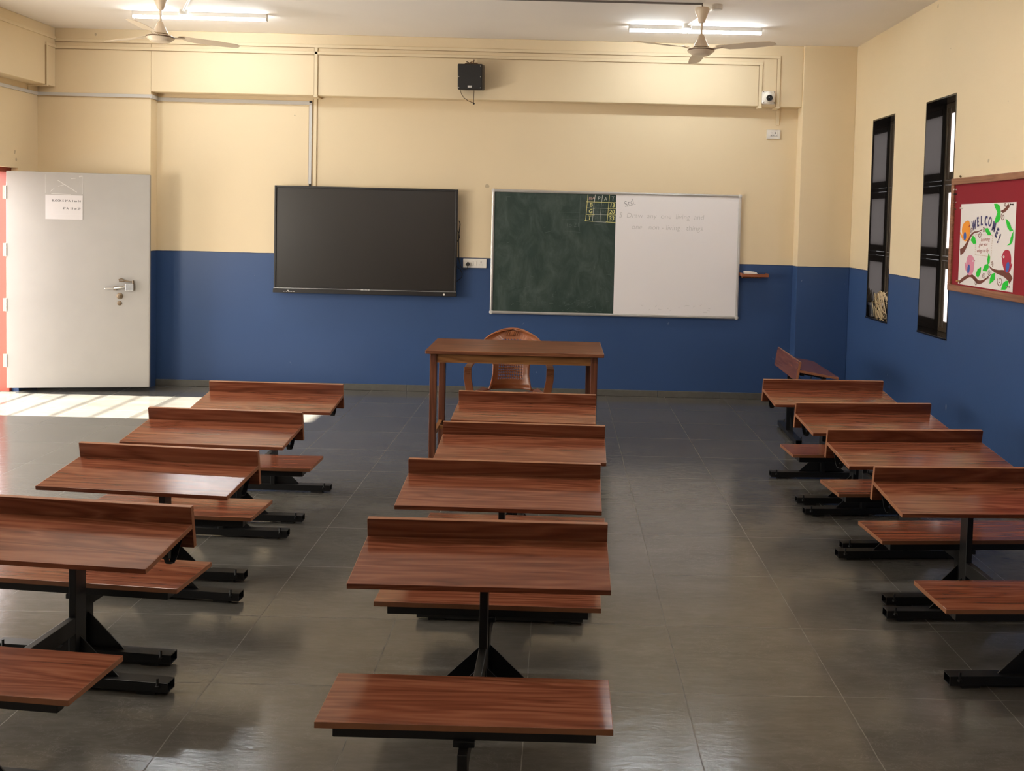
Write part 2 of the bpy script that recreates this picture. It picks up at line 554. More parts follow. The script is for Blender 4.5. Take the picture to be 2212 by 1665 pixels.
def MT(origin, x, z):
    """plane frame: local x along x, local z (normal) along z"""
    x = Vector(x).normalized(); z = Vector(z).normalized(); y = z.cross(x)
    m = Matrix((x, y, z)).transposed().to_4x4()
    m.translation = Vector(origin)
    return m

def back_plane(x, y, z, rot=0.0):
    return MT((x, y, z), (1, 0, 0), (0, -1, 0)) @ Matrix.Rotation(rot, 4, 'Z')

def right_plane(x, y, z, rot=0.0):
    return MT((x, y, z), (0, -1, 0), (-1, 0, 0)) @ Matrix.Rotation(rot, 4, 'Z')

# ================================================================ THE ROOM
structure(bx('floor_corridor', M['corridor_floor'], None, -9.0, XL - 0.2, YR - 0.2, D + 2.0, -0.12, 0.0))
structure(bx('floor', M['floor'], None, XL - 0.2, XR + 0.25, YR - 0.2, D + 0.3, -0.12, 0.0))
structure(bx('ceiling', M['ceiling'], None, XL - 0.2, XR + 0.25, YR - 0.2, D + 0.2, ZC, ZC + 0.15))

structure(bx('wall_back', M['wall'], None, XL - 0.2, XR + 0.25, D, D + 0.2, 0, ZC))
structure(bx('trim_5', M['wall'], None, XL - 0.2, -3.955, DB, D, 0, ZC))       # pier beside the door
structure(bx('trim_1', M['cream'], None, -3.955, 2.300, DB, D, 2.862, ZC, bevel=0.006))          # beam
structure(bx('trim_2', M['wall'], None, 2.300, XR, 8.700, D, 0, ZC, bevel=0.004))                 # column
structure(bx('trim_3', M['cream'], None, XL, -4.868, YR, DB, 2.885, ZC, bevel=0.006))             # side beam

DY0, DY1, DZ = 7.38, 8.42, 2.088
b = MB()
b.box(XL - 0.2, XL, DY1, DB, 0, ZC)
b.box(XL - 0.2, XL, DY0, DY1, DZ, ZC)
FILL_WIN = [(2.9, 4.3), (4.9, 6.3)]              # unseen left-wall openings, added to hold the glowing fill panes
yy_ = [YR] + [v for w in FILL_WIN for v in w] + [DY0]
for i in range(0, len(yy_), 2):
    b.box(XL - 0.2, XL, yy_[i], yy_[i + 1], 0, ZC)
for w in FILL_WIN:
    b.box(XL - 0.2, XL, w[0], w[1], 0, 1.0)
    b.box(XL - 0.2, XL, w[0], w[1], 2.2, ZC)
structure(b.build('wall_left', M['wall']))

W1 = (7.655, 8.190, 0.905, 2.690)
W2 = (6.470, 7.005, 0.920, 2.697)
XO = XR + 0.25
b = MB()
ys = [YR, W2[0], W2[1], W1[0], W1[1], D]
for i in (0, 2, 4):
    b.box(XR, XO, ys[i], ys[i + 1], 0, ZC)
for w in (W1, W2):
    b.box(XR, XO, w[0], w[1], 0, w[2])
    b.box(XR, XO, w[0], w[1], w[3], ZC)
structure(b.build('wall_right', M['wall']))
b = MB()
REAR_FILL = [(-3.4, -2.8)]         # unseen opening added in the rear wall to let in fill light
xs_ = [XL - 0.2] + [v for w in REAR_FILL for v in w] + [XO]
for i in range(0, len(xs_), 2):
    b.box(xs_[i], xs_[i + 1], YR - 0.2, YR, 0, ZC)
for w in REAR_FILL:
    b.box(w[0], w[1], YR - 0.2, YR, 0, 2.25)
    b.box(w[0], w[1], YR - 0.2, YR, 2.95, ZC)
structure(b.build('wall_rear', M['wall']))

b = MB()
x = -3.955
while x < 2.30:
    x2 = min(2.30, x + 0.62)
    b.box(x + 0.001, x2 - 0.001, D - 0.016, D, 0, 0.062)
    x = x2
structure(b.build('baseboard_back', M['skirting'], bevel=0.003))
structure(bx('baseboard_pier', M['skirting'], None, XL, -3.955, DB - 0.016, DB, 0, 0.062, bevel=0.003))
structure(bx('baseboard_right', M['skirting'], None, XR - 0.016, XR, YR, 8.70, 0, 0.062, bevel=0.003))
structure(bx('baseboard_left', M['skirting'], None, XL, XL + 0.016, YR, DY0 - 0.06, 0, 0.062, bevel=0.003))

# corridor rails outside the door (they stripe the sun patch)
b = MB()
for z in (0.62, 0.83, 1.05, 1.265, 1.48, 1.695, 1.91):
    b.tube([(-6.5, 5.6, z), (-6.5, 10.2, z)], 0.009, 6)
for y in (5.6, 10.2):
    b.box(-6.53, -6.47, y - 0.03, y + 0.03, 0, 2.0)
structure(b.build('trim_4', M['corridor']))

# ---------------------------------------------------------------- windows
def window(name, w):
    y0, y1, z0, z1 = w
    root = struct_empty(name, (XR, (y0 + y1) / 2, z0))
    xf = XR + 0.150
    t = 0.012
    b = MB()
    b.box(XR - 0.002, XO, y1 - t, y1, z0, z1)
    b.box(XR - 0.002, XO, y0, y0 + t, z0, z1)
    b.box(XR - 0.002, XO, y0 + t, y1 - t, z1 - t, z1)
    b.build('window_reveal', M['granite'], root)
    MB().box(XR - 0.012, XO, y0 + t, y1 - t, z0 - 0.0, z0 + 0.016).build('window_sill', M['granite'], root, bevel=0.003)
    a0, a1, c0, c1 = y0 + t, y1 - t, z0 + 0.016, z1 - t
    fr = 0.030
    zs = [c0, c0 + (c1 - c0) * 0.322, c0 + (c1 - c0) * 0.655, c1]
    b = MB()
    b.box(xf, xf + 0.05, a0, a0 + fr, c0, c1)
    b.box(xf, xf + 0.05, a1 - fr, a1, c0, c1)
    for z in zs:
        zz = min(max(z, c0 + fr / 2), c1 - fr / 2)
        b.box(xf - 0.004, xf + 0.05, a0 + fr, a1 - fr, zz - fr / 2, zz + fr / 2)
    b.build('window_frame', M['brown_alu'], root, bevel=0.004)
    for k in range(3):
        s0, s1 = zs[k] + fr * 0.55 + 0.004, zs[k + 1] - fr * 0.55 - 0.004
        p0, p1 = a0 + fr + 0.003, a1 - fr - 0.003
        sw = 0.058
        b = MB()
        st = 0.046
        b.box(xf + 0.003, xf + 0.040, p0, p0 + st, s0, s1)
        b.box(xf + 0.003, xf + 0.040, p1 - st, p1, s0, s1)
        b.box(xf + 0.003, xf + 0.040, p0 + st, p1 - st, s0, s0 + sw)
        b.box(xf + 0.003, xf + 0.040, p0 + st, p1 - st, s1 - sw, s1)
        sash = b.build('sash', M['brown_alu'], root, bevel=0.006)
        MB().box(xf + 0.009, xf + 0.013, p0 + st - 0.002, p1 - st + 0.002, s0 + sw - 0.004, s1 - sw + 0.004).build('pane', M['frosted'], sash)
    return root
window('window_1', W1)
window('window_2', W2)
for k, w in enumerate(FILL_WIN):  # added windows out of view, their emissive panes serve as fill light
    root = struct_empty('window_%d' % (3 + k), (XL, (w[0] + w[1]) / 2, 1.0))
    b = MB()
    for (a, c, e, g) in ((w[0], w[1], 1.0, 1.04), (w[0], w[1], 2.16, 2.2), (w[0], w[0] + .04, 1.04, 2.16), (w[1] - .04, w[1], 1.04, 2.16), ((w[0] + w[1]) / 2 - .02, (w[0] + w[1]) / 2 + .02, 1.04, 2.16)):
        b.box(XL - 0.14, XL - 0.09, a, c, e, g)
    b.build('window_frame', M['brown_alu'], root)
    MB().box(XL - 0.12, XL - 0.115, w[0] + .04, w[1] - .04, 1.04, 2.16).build('pane', M['fill_pane'], root)

# ---------------------------------------------------------------- door
door = struct_empty('door_1', (XL, DY1, 0))
b = MB()
b.box(XL - 0.20, XL - 0.065, 8.385, 8.42, 0, DZ)
b.box(XL - 0.20, XL - 0.065, 7.38, 7.42, 0, DZ)
b.box(XL - 0.20, XL - 0.065, 7.42, 8.385, DZ - 0.045, DZ)
b.build('door_frame', M['frame_red'], door, bevel=0.004)
H0 = Vector((-5.098, 8.330, 0)); H1 = Vector((-3.872, 8.531, 0))
dd = (H1 - H0); LW = dd.length; dd.normalize()
nn = Vector((dd.y, -dd.x, 0))            # towards the camera
DM = Matrix((dd, -nn, Vector((0, 0, 1)))).transposed().to_4x4()   # local x along leaf, y away, z up
DM.translation = H0
DZ0, DZ1 = 0.045, 2.056
leaf = MB(DM).box(0, LW, 0, 0.036, DZ0, DZ1).build('door_leaf', M['door_paint'], door, bevel=0.002)
MB(DM).box(LW - 0.0005, LW + 0.004, 0.001, 0.035, DZ0 + 0.002, DZ1 - 0.002).build('edge_strip', M['door_edge'], door)
for z in (1.86, 1.33, 0.82, 0.30):
    b = MB(DM)
    b.box(-0.030, 0.001, 0.002, 0.006, z - 0.06, z + 0.06)
    b.tube([(0.0, -0.002, z - 0.06), (0.0, -0.002, z + 0.06)], 0.006, 8)
    for dz in (-0.04, 0.0, 0.04):
        b.lathe([(0.004, 0), (0.003, 0.0015), (0, 0.002)], Mx=Matrix.Translation((-0.016, 0.002, z + dz)) @ Matrix.Rotation(R(90), 4, 'X'), n=8)
    b.build('hinge', M['hinge'], door)
# tower bolt + latch, about 1 m up near the free edge
sx_, zh = LW - 0.335, 0.985
b = MB(DM)
b.tube([(sx_ - 0.055, -0.012, zh - 0.004), (sx_ + 0.045, -0.012, zh - 0.002)], 0.007, 10)
b.tube([(sx_ + 0.03, -0.012, zh - 0.002), (sx_ + 0.14, -0.014, zh + 0.012)], 0.013, 12)
b.box(sx_ + 0.13, sx_ + 0.205, -0.028, 0, zh - 0.022, zh + 0.045)
b.build('tower_bolt', M['chrome'], leaf, bevel=0.003)
b = MB(DM)
b.box(sx_ + 0.025, sx_ + 0.052, -0.022, 0, zh - 0.018, zh + 0.016)
b.tube([(sx_ + 0.20, -0.016, zh - 0.02), (sx_ + 0.198, -0.018, zh + 0.075)], 0.008, 8)
b.tube([(sx_ + 0.195, -0.016, zh + 0.060), (sx_ + 0.135, -0.018, zh + 0.068), (sx_ + 0.11, -0.020, zh + 0.082), (sx_ + 0.09, -0.020, zh + 0.092),
        (sx_ + 0.072, -0.020, zh + 0.082), (sx_ + 0.075, -0.020, zh + 0.068), (sx_ + 0.12, -0.020, zh + 0.066)], 0.006, 8)
b.build('bolt_arm', M['brass_dull'], leaf)
b = MB(DM)
Q = Matrix.Rotation(R(90), 4, 'X')
b.lathe([(0.030, 0), (0.028, 0.006), (0.016, 0.010), (0.015, 0.020), (0.009, 0.022), (0, 0.022)], Mx=Matrix.Translation((sx_ + 0.075, 0, zh - 0.075)) @ Q, n=20)
b.build('lock_knob', M['brass_dull'], leaf, smooth=False)
b = MB(DM)
b.lathe([(0.022, 0), (0.020, 0.005), (0.010, 0.008), (0, 0.008)], Mx=Matrix.Translation((sx_ + 0.072, 0, zh - 0.142)) @ Q, n=20)
b.build('keyhole_plate', M['brass_dull'], leaf)
# torn tape left above the notice
b = MB(DM)
def tape(x0, z0, x1, z1, w):
    p, q = Vector((x0, -0.0008, z0)), Vector((x1, -0.0008, z1))
    t = (q - p).normalized()
    b.strip([p, (p + q) / 2 + Vector((0, 0, 0.001)), q], w, Vector((-t.z, 0, t.x)), (0, 0.0008, 0))
nx = 0.335
for a in ((nx, 1.86, nx, 2.03, .003), (nx + .32, 1.86, nx + .32, 2.03, .003), (nx + .10, 1.985, nx + .27, 1.875, .006), (nx + .17, 1.945, nx + .11, 1.925, .004),
          (nx + .22, 2.0, nx + .26, 2.005, .006), (nx + .29, 2.02, nx + .315, 2.025, .010), (nx + .05, 1.855, nx + .22, 1.853, .004), (nx + .04, 1.875, nx + .075, 1.905, .004)):
    tape(*a)
b.build('tape_residue', M['tape'], leaf)

nt_ = thing('paper_notice', 'white printed paper notice taped high on the grey door', 'notice', DM @ Vector((nx + .16, 0, 1.72)))
b = MB(DM)
b.box(nx, nx + 0.322, -0.0025, -0.0008, 1.62, 1.845)
b.build('sheet', M['notice_paper'], nt_)
b = MB(DM @ MT((0, -0.0026, 0), (1, 0, 0), (0, -1, 0)))
T = Matrix.Translation
b.text('BLOCK 5 3', 0.026, T((nx + .055, 1.792, 0)), .0003, bold=.0004)
b.text('rd', 0.013, T((nx + .180, 1.799, 0)), .0003, bold=.0003)
b.text('A  1 to 16', 0.026, T((nx + .198, 1.792, 0)), .0003, bold=.0004)
b.build('lettering', M['ink'], nt_)
b = MB(DM @ MT((0, -0.0026, 0), (1, 0, 0), (0, -1, 0)))
b.text('4', 0.026, T((nx + .150, 1.722, 0)), .0003, bold=.0004)
b.text('th', 0.013, T((nx + .164, 1.729, 0)), .0003, bold=.0003)
b.text('A  15 to 29', 0.026, T((nx + .182, 1.722, 0)), .0003, bold=.0004)
b.build('lettering', M['ink'], nt_)
b = MB(DM)
for (u0, u1, v0, v1) in ((.06, .30, 1.665, 1.666), (.06, .061, 1.665, 1.76), (.15, .151, 1.665, 1.76), (.21, .211, 1.665, 1.76)):
    b.box(nx + u0, nx + u1, -0.0028, -0.0024, v0, v1)
b.build('faint_table_lines', M['grey_plastic'], nt_)

# ================================================================ STUDENT DESKS
TILT = R(9)
CS, SN = math.cos(TILT), math.sin(TILT)
ZP = 0.67
DW, BW = 0.832, 0.820
GD = 'school desks with joined benches'

def make_desk():
    root = thing('school_desk', 'x', 'desk', (0, 0, 0), GD)
    # frame tilted with the writing top: local y away from the student, z up along the panel
    TM = Matrix.Translation((0, 0, ZP)) @ Matrix.Rotation(TILT, 4, 'X')
    # panel
    MB(TM).box(-DW / 2, DW / 2, 0, 0.018, -0.155, 0).build('front_panel', M['laminate'], root, bevel=0.0012)
    MB(TM).box(-DW / 2, DW / 2, -0.303, -0.0008, -0.081, -0.063).build('desk_top', M['laminate'], root, bevel=0.0012)
    b = MB(TM)
    b.box(-DW / 2 - 0.0012, -DW / 2, -0.302, -0.001, -0.0805, -0.0635)
    b.box(DW / 2, DW / 2 + 0.0012, -0.302, -0.001, -0.0805, -0.0635)
    b.box(-DW / 2 - 0.0012, -DW / 2, 0.0005, 0.0175, -0.1545, -0.0005)
    b.box(DW / 2, DW / 2 + 0.0012, 0.0005, 0.0175, -0.1545, -0.0005)
    b.box(-DW / 2, DW / 2, 0.0008, 0.0172, 0.0, 0.0012)
    b.build('edge_banding', M['edge'], root)
    # steel under the writing top
    b = MB(TM)
    b.box(-0.36, 0.36, -0.225, -0.195, -0.112, -0.0815)
    b.box(-0.36, 0.36, -0.055, -0.025, -0.112, -0.0815)
    b.box(-0.05, 0.05, -0.255, -0.001, -0.104, -0.0815)
    for s in (-1, 1):
        b.box(s * 0.34 - 0.015, s * 0.34 + 0.015, -0.195, -0.055, -0.10, -0.0815)
    b.build('top_bracket', M['steel'], root, bevel=0.002)
    for s in (-1, 1):
        b = MB()
        xx = s * (DW / 2 - 0.045)
        pts = [(xx, 0.008, 0.553), (xx, -0.008, 0.532), (xx, -0.022, 0.505), (xx, -0.045, 0.489), (xx, -0.068, 0.493), (xx, -0.085, 0.520), (xx, -0.09, 0.556)]
        sides = [Vector((1, 0, 0))] * len(pts)
        b.strip(pts, 0.020, sides, (0, 0.002, -0.003))
        b.build('bag_hook', M['steel'], root)
    # desk post, its floor bar, gussets
    def stand(y, ztop, nmp, lift=0.0):
        MB().box(-0.0135, 0.0135, y - 0.03, y + 0.03, 0.048, ztop).build(nmp, M['steel'], root, bevel=0.002)
        b = MB()
        # rectangular tube, open at both ends
        b.box(-0.355, 0.355, y - 0.025, y + 0.025, 0.0445, 0.048)
        b.box(-0.355, 0.355, y - 0.025, y + 0.025, 0.012, 0.0155)
        b.box(-0.355, 0.355, y - 0.025, y - 0.0215, 0.0155, 0.0445)
        b.box(-0.355, 0.355, y + 0.0215, y + 0.025, 0.0155, 0.0445)
        bar = b.build('base_bar', M['steel'], root, bevel=0.001)
        b = MB()
        for s in (-1, 1):
            b.prism([(s * 0.0135, y - 0.002, 0.185), (s * 0.158, y - 0.002, 0.048), (s * 0.0135, y - 0.002, 0.048)], (0, 0.004, 0))
        b.build('gusset', M['steel'], root)
        for s in (-1, 1):
            b = MB()
            b.box(s * 0.27 - 0.035, s * 0.27 + 0.035, y - 0.02, y + 0.02, 0.0, 0.012)
            b.build('foot_pad', M['rubber'], bar)
        for s in (-1, 1):
            b = MB()
            b.tube([(s * 0.318, y - 0.026, 0.03), (s * 0.318, y - 0.026, 0.065)], 0.005, 8)
            b.lathe([(0.009, 0), (0.009, 0.008), (0.005, 0.010), (0, 0.010)], c=(s * 0.318, y - 0.026, 0.030), n=6)
            b.build('levelling_bolt', M['steel'], bar)
        return bar
    stand(-0.015, 0.548, 'desk_post')
    stand(-0.585, 0.262, 'bench_post')
    MB().box(-0.0135, 0.0135, -0.655, -0.045, 0.205, 0.265).build('cross_beam', M['steel'], root, bevel=0.002)
    # bench
    MB().box(-BW / 2, BW / 2, -0.668, -0.400, 0.312, 0.330).build('bench_seat', M['laminate'], root, bevel=0.0012)
    b = MB()
    for s in (-1, 1):
        b.box(s * BW / 2 - 0.0006, s * BW / 2 + 0.0006, -0.667, -0.401, 0.3125, 0.3295)
    b.box(-BW / 2, BW / 2, -0.6686, -0.6678, 0.3125, 0.3295)
    b.build('bench_edge_banding', M['edge'], root)
    b = MB()
    b.box(-0.365, 0.365, -0.650, -0.620, 0.278, 0.312)
    b.box(-0.365, 0.365, -0.450, -0.420, 0.278, 0.312)
    for xx in (-0.35, 0, 0.35):
        b.box(xx - 0.015, xx + 0.015, -0.620, -0.450, 0.280, 0.312)
    b.box(-0.03, 0.03, -0.66, -0.54, 0.262, 0.280)
    b.build('seat_frame', M['steel'], root, bevel=0.002)
    return root

DESKS = [
 ('C4', -0.2265, 3.086, -0.4, 'brown bench desk nearest the camera in the middle column'),
 ('C3', -0.216, 3.864, -1.2, 'second brown bench desk from the camera in the middle column'),
 ('C2', -0.160, 4.593, -1.3, 'third bench desk from the camera in the middle column'),
 ('C1', -0.1735, 5.425, -2.3, 'farthest middle column bench desk, standing right in front of the teacher table'),
 ('L4', -1.700, 3.207, -5.8, 'left column bench desk nearest the camera, cut off by the left picture edge'),
 ('L3', -1.722, 3.977, -5.6, 'second left column bench desk, with a pale glare across its writing top'),
 ('L2', -1.7555, 4.757, -2.8, 'third left column bench desk, just short of the sunlit floor patch'),
 ('L1', -1.738, 5.564, -0.8, 'farthest left column bench desk, standing against the sunlit floor patch'),
 ('R5', 1.824, 3.935, 3.0, 'right column bench desk nearest the camera, cut off by the right picture edge'),
 ('R4', 1.829, 4.655, 4.2, 'second bench desk from the camera in the right column by the blue wall'),
 ('R3', 1.844, 5.346, 4.6, 'third bench desk from the camera in the right column by the blue wall'),
 ('R2', 1.829, 6.122, 2.8, 'forward-facing right column bench desk just in front of the sideways turned desk'),
 ('R1', 1.909, 7.345, 87.7, 'brown bench desk turned sideways in the right front corner of the room'),
]
proto = make_desk()
DESKS.sort(key=lambda d: d[0], reverse=True)          # the unshifted right column first
for i, (k, x, y, a, lab) in enumerate(DESKS):
    o = proto if i == 0 else copy_tree(proto)
    o.location = (x, y, 0)
    o.rotation_euler = (0, 0, R(a))
    o['label'] = lab
    if k[0] == 'C':                      # the middle column's stands sit a little nearer the bench side
        for ch in o.children:
            if ch.name.split('.')[0] in ('base_bar', 'desk_post', 'bench_post', 'gusset'):
                front = sum(v.co.y for v in ch.data.vertices) / len(ch.data.vertices) > -0.3
                ch.location.y += -0.045 if front else -0.080

# ================================================================ TEACHER TABLE AND CHAIR
tb = thing('teacher_table', 'plain dark wooden teacher table standing in front of the green and white board', 'table', (-0.30, 6.65, 0))
ZT = 0.782
MB().box(-0.932, 0.336, 6.352, 6.995, ZT - 0.028, ZT).build('table_top', M['table_wood'], tb, bevel=0.005)
for (lx, ly) in ((-0.878, 6.41), (0.268, 6.41), (-0.862, 6.79), (0.245, 6.79)):
    MB().box(lx - 0.024, lx + 0.024, ly - 0.026, ly + 0.026, 0, ZT - 0.028).build('leg', M['table_leg'], tb, bevel=0.004)
MB().box(-0.854, 0.244, 6.392, 6.412, ZT - 0.092, ZT - 0.028).build('apron', M['apron'], tb, bevel=0.002)
MB().box(-0.838, 0.221, 6.79, 6.81, ZT - 0.092, ZT - 0.028).build('apron', M['apron'], tb, bevel=0.002)
for x0, x1 in ((-0.885, -0.865), (0.245, 0.265)):
    MB().box(x0, x1, 6.436, 6.764, ZT - 0.092, ZT - 0.028).build('side_rail', M['table_wood'], tb, bevel=0.002)
    MB().box(x0 + 0.003, x1 + 0.012, 6.436, 6.764, 0.165, 0.195).build('stretcher', M['apron'], tb, bevel=0.002)
MB().box(-0.862, 0.245, 6.585, 6.615, 0.168, 0.192).build('foot_rail', M['apron'], tb, bevel=0.002)

def chair():
    cx, yb, ys = -0.362, 7.14, 6.72
    root = thing('plastic_armchair', 'brown moulded plastic armchair with a woven pattern back behind the teacher table', 'chair', (cx, 7.0, 0))
    # back: v from seat level upward, width varies, grid holes in the weave zone
    prof = [(0.37, 0.165), (0.42, 0.152), (0.48, 0.140), (0.55, 0.140), (0.60, 0.155), (0.64, 0.190), (0.68, 0.224), (0.71, 0.236), (0.735, 0.230), (0.76, 0.208), (0.785, 0.172), (0.805, 0.130), (0.820, 0.085), (0.828, 0.045), (0.830, 0.012)]
    def wat(z):
        for (z0, w0), (z1, w1) in zip(prof, prof[1:]):
            if z <= z1:
                t = (z - z0) / (z1 - z0)
                return w0 + (w1 - w0) * t
        return prof[-1][1]
    zs = [0.37 + 0.46 * (1 - (1 - k / 46) ** 1.12) for k in range(47)]
    NU = 36
    b = MB()
    grid = []
    for z in zs:
        w = wat(z)
        row = []
        for i in range(NU + 1):
            u = -1 + 2 * i / NU
            y = yb + (z - 0.37) * 0.42 - 0.05 * u * u + (0.012 if z < 0.40 else 0)
            row.append(b.V((cx + u * w, y, z)))
        grid.append(row)
    for j in range(len(zs) - 1):
        for i in range(NU):
            zc = (zs[j] + zs[j + 1]) / 2
            u = -1 + 2 * (i + 0.5) / NU
            hole = 0.435 < zc < 0.745 and abs(u) < 0.70 and i % 2 == 1 and j % 2 == 1
            if not hole:
                b.face([grid[j][i], grid[j][i + 1], grid[j + 1][i + 1], grid[j + 1][i]])
    o = b.build('backrest', M['chair'], root, smooth=True)
    s = o.modifiers.new('solid', 'SOLIDIFY'); s.thickness = 0.006
    # raised rim round the back
    b = MB()
    rim = []
    for z in zs:
        if z < 0.818:
            rim.append((cx + wat(z), yb + (z - 0.37) * 0.42 - 0.05 * min(1, (wat(z) / 0.14) ** 2), z))
    top = [(cx + t, yb + (0.83 - 0.37) * 0.42 - 0.05 * (t / 0.14) ** 2, 0.831 - 1.35 * t * t) for t in (0.07, 0.035, 0, -0.035, -0.07)]
    rim2 = [(2 * cx - p[0], p[1], p[2]) for p in reversed(rim)]
    b.tube(rim + top + rim2, 0.008, 8)
    b.build('back_rim', M['chair'], root, smooth=True)
    # crest: solid carved band under the top edge
    b = MB()
    A = []
    for k in range(21):
        a = R(20 + 140 * k / 20)
        A.append((cx + 0.178 * math.cos(a), 0.655 + 0.135 * math.sin(a)))
    b.strip([(p[0], yb + (p[1] - 0.37) * 0.42 - 0.012 - 0.05 * ((p[0] - cx) / 0.22) ** 2, p[1]) for p in A], 0.055,
            [Vector((math.cos(R(20 + 140 * k / 20)), 0.2, math.sin(R(20 + 140 * k / 20)))) for k in range(21)], (0, 0.008, 0))
    b.build('crest_band', M['chair'], root, smooth=False)
    b = MB()
    for k in range(7):
        b.tube([(cx - 0.05 + k * 0.0167, yb + 0.148, 0.782), (cx - 0.038 + k * 0.0125, yb + 0.152, 0.812)], 0.004, 6)
    b.lathe([(0.018, 0), (0.016, 0.004), (0.008, 0.006), (0, 0.006)], Mx=T((cx, yb + 0.150, 0.800)) @ Matrix.Rotation(R(90), 4, 'X'), n=16)
    b.build('crest_motif', M['chair'], root)
    # seat with perforations along the back edge
    b = MB()
    xs = [cx + 0.235 * (-1 + 2 * i / 30) for i in range(31)]
    yy = [ys + (yb + 0.012 - ys) * j / 16 for j in range(17)]
    g = [[b.V((x, y, 0.385 - 0.02 * math.cos((x - cx) / 0.235 * 1.5) - 0.02 * (y - ys) / 0.42 + (0.0 if y > ys + .03 else -0.015))) for x in xs] for y in yy]
    for j in range(16):
        for i in range(30):
            if j == 14 and i % 2 == 1 and 6 < i < 24:
                continue
            b.face([g[j][i], g[j][i + 1], g[j + 1][i + 1], g[j + 1][i]])
    o = b.build('seat', M['chair'], root, smooth=True)
    s = o.modifiers.new('solid', 'SOLIDIFY'); s.thickness = 0.008
    for sgn in (-1, 1):
        b = MB()
        # arm: from the back's shoulder forward, then down as the front leg
        P = [(cx + sgn * 0.236, yb + 0.095, 0.70), (cx + sgn * 0.275, yb + 0.03, 0.635), (cx + sgn * 0.300, yb - 0.10, 0.603), (cx + sgn * 0.312, yb - 0.22, 0.592), (cx + sgn * 0.316, yb - 0.30, 0.575)]
        S = [Vector((1, 0, 0))] * len(P)
        b.strip(P, [0.03, 0.045, 0.052, 0.055, 0.052], S, (0, 0, -0.016))
        b.build('armrest', M['chair'], root, bevel=0.006)
        b = MB()
        P = [(cx + sgn * 0.316, yb - 0.295, 0.585), (cx + sgn * 0.313, yb - 0.310, 0.50), (cx + sgn * 0.295, yb - 0.315, 0.40), (cx + sgn * 0.285, yb - 0.325, 0.30), (cx + sgn * 0.290, yb - 0.345, 0.0)]
        b.strip(P, [0.058, 0.060, 0.060, 0.055, 0.045], [Vector((1, 0, 0))] * len(P), (0, 0.022, 0))
        for k in range(4):
            z = 0.555 - k * 0.014
            b.box(cx + sgn * 0.315 - 0.022, cx + sgn * 0.315 + 0.022, yb - 0.306, yb - 0.300, z - 0.003, z + 0.003)
        b.build('leg', M['chair'], root, bevel=0.005)
        b = MB()
        P = [(cx + sgn * 0.20, yb + 0.0, 0.37), (cx + sgn * 0.23, yb + 0.05, 0.2), (cx + sgn * 0.255, yb + 0.10, 0.0)]
        b.strip(P, [0.06, 0.055, 0.045], [Vector((1, 0, 0))] * len(P), (0, 0.022, 0))
        b.build('leg', M['chair'], root, bevel=0.005)
    b = MB()
    for sgn in (-1, 1):
        b.prism([(cx + sgn * 0.18, yb - 0.05, 0.372), (cx + sgn * 0.265, yb - 0.31, 0.395), (cx + sgn * 0.285, yb - 0.31, 0.395), (cx + sgn * 0.215, yb + 0.0, 0.385)], (0, 0, -0.012))
    b.build('seat_corner', M['chair'], root)
chair()

# ================================================================ DISPLAY PANEL
x0, x1, z0, z1 = -2.772, -0.996, 0.955, 1.995
tv = thing('flat_panel_display', 'large black wall-mounted interactive flat panel display, switched off', 'display', ((x0 + x1) / 2, D - 0.05, z0))
yf = D - 0.095
MB().box(x0 + 0.02, x1 - 0.02, yf + 0.012, D - 0.02, z0 + 0.03, z1 - 0.02).build('rear_housing', M['black_plastic'], tv, bevel=0.008)
b = MB()
b.box(x0, x0 + 0.020, yf - 0.006, yf + 0.03, z0 + 0.042, z1)
b.box(x1 - 0.020, x1, yf - 0.006, yf + 0.03, z0 + 0.042, z1)
b.box(x0 + 0.02, x1 - 0.02, yf - 0.006, yf + 0.03, z1 - 0.020, z1)
b.box(x0 + 0.02, x1 - 0.02, yf - 0.006, yf + 0.03, z0 + 0.042, z0 + 0.056)
b.build('bezel', M['black_plastic'], tv, bevel=0.003)
MB().box(x0 + 0.019, x1 - 0.019, yf + 0.004, yf + 0.012, z0 + 0.055, z1 - 0.019).build('screen', M['screen'], tv)
MB().box(x0 - 0.004, x1 + 0.004, yf - 0.018, yf + 0.03, z0, z0 + 0.040).build('control_bar', M['black_plastic'], tv, bevel=0.003)
MB().box(x0, x1, yf - 0.0075, yf - 0.006, z0 + 0.043, z0 + 0.047).build('trim_line', M['alu'], tv)
MB().box(-1.920, -1.835, yf - 0.020, yf - 0.008, z0 + 0.040, z0 + 0.051).build('logo_plate', M['alu'], tv)
b = MB()
for k in range(4):
    b.box(-1.895 + k * 0.012, -1.888 + k * 0.012, yf - 0.0206, yf - 0.0200, z0 + 0.043, z0 + 0.048)
b.build('logo_mark', M['ink'], tv)
b = MB()
for k, xx in enumerate((0.10, 0.125, 0.145, 0.16, 0.175, 0.19, 0.2)):
    b.box(x0 + xx, x0 + xx + 0.010, yf - 0.0188, yf - 0.0178, z0 + 0.012, z0 + 0.015)
b.box(x0 + 0.14, x0 + 0.15, yf - 0.0188, yf - 0.0178, z0 + 0.020, z0 + 0.027)
b.build('button_marks', M['white_plastic'], tv)
MB().lathe([(0.0105, 0), (0.0095, 0.002), (0, 0.0025)], Mx=T((x1 - 0.115, yf - 0.018, z0 + 0.018)) @ Matrix.Rotation(R(90), 4, 'X'), n=20).build('power_button', M['white_plastic'], tv)
b = MB()
b.box(-2.2, -2.1, D - 0.022, D, 1.2, 1.75); b.box(-1.65, -1.55, D - 0.022, D, 1.2, 1.75)
b.build('wall_bracket', M['steel'], tv)

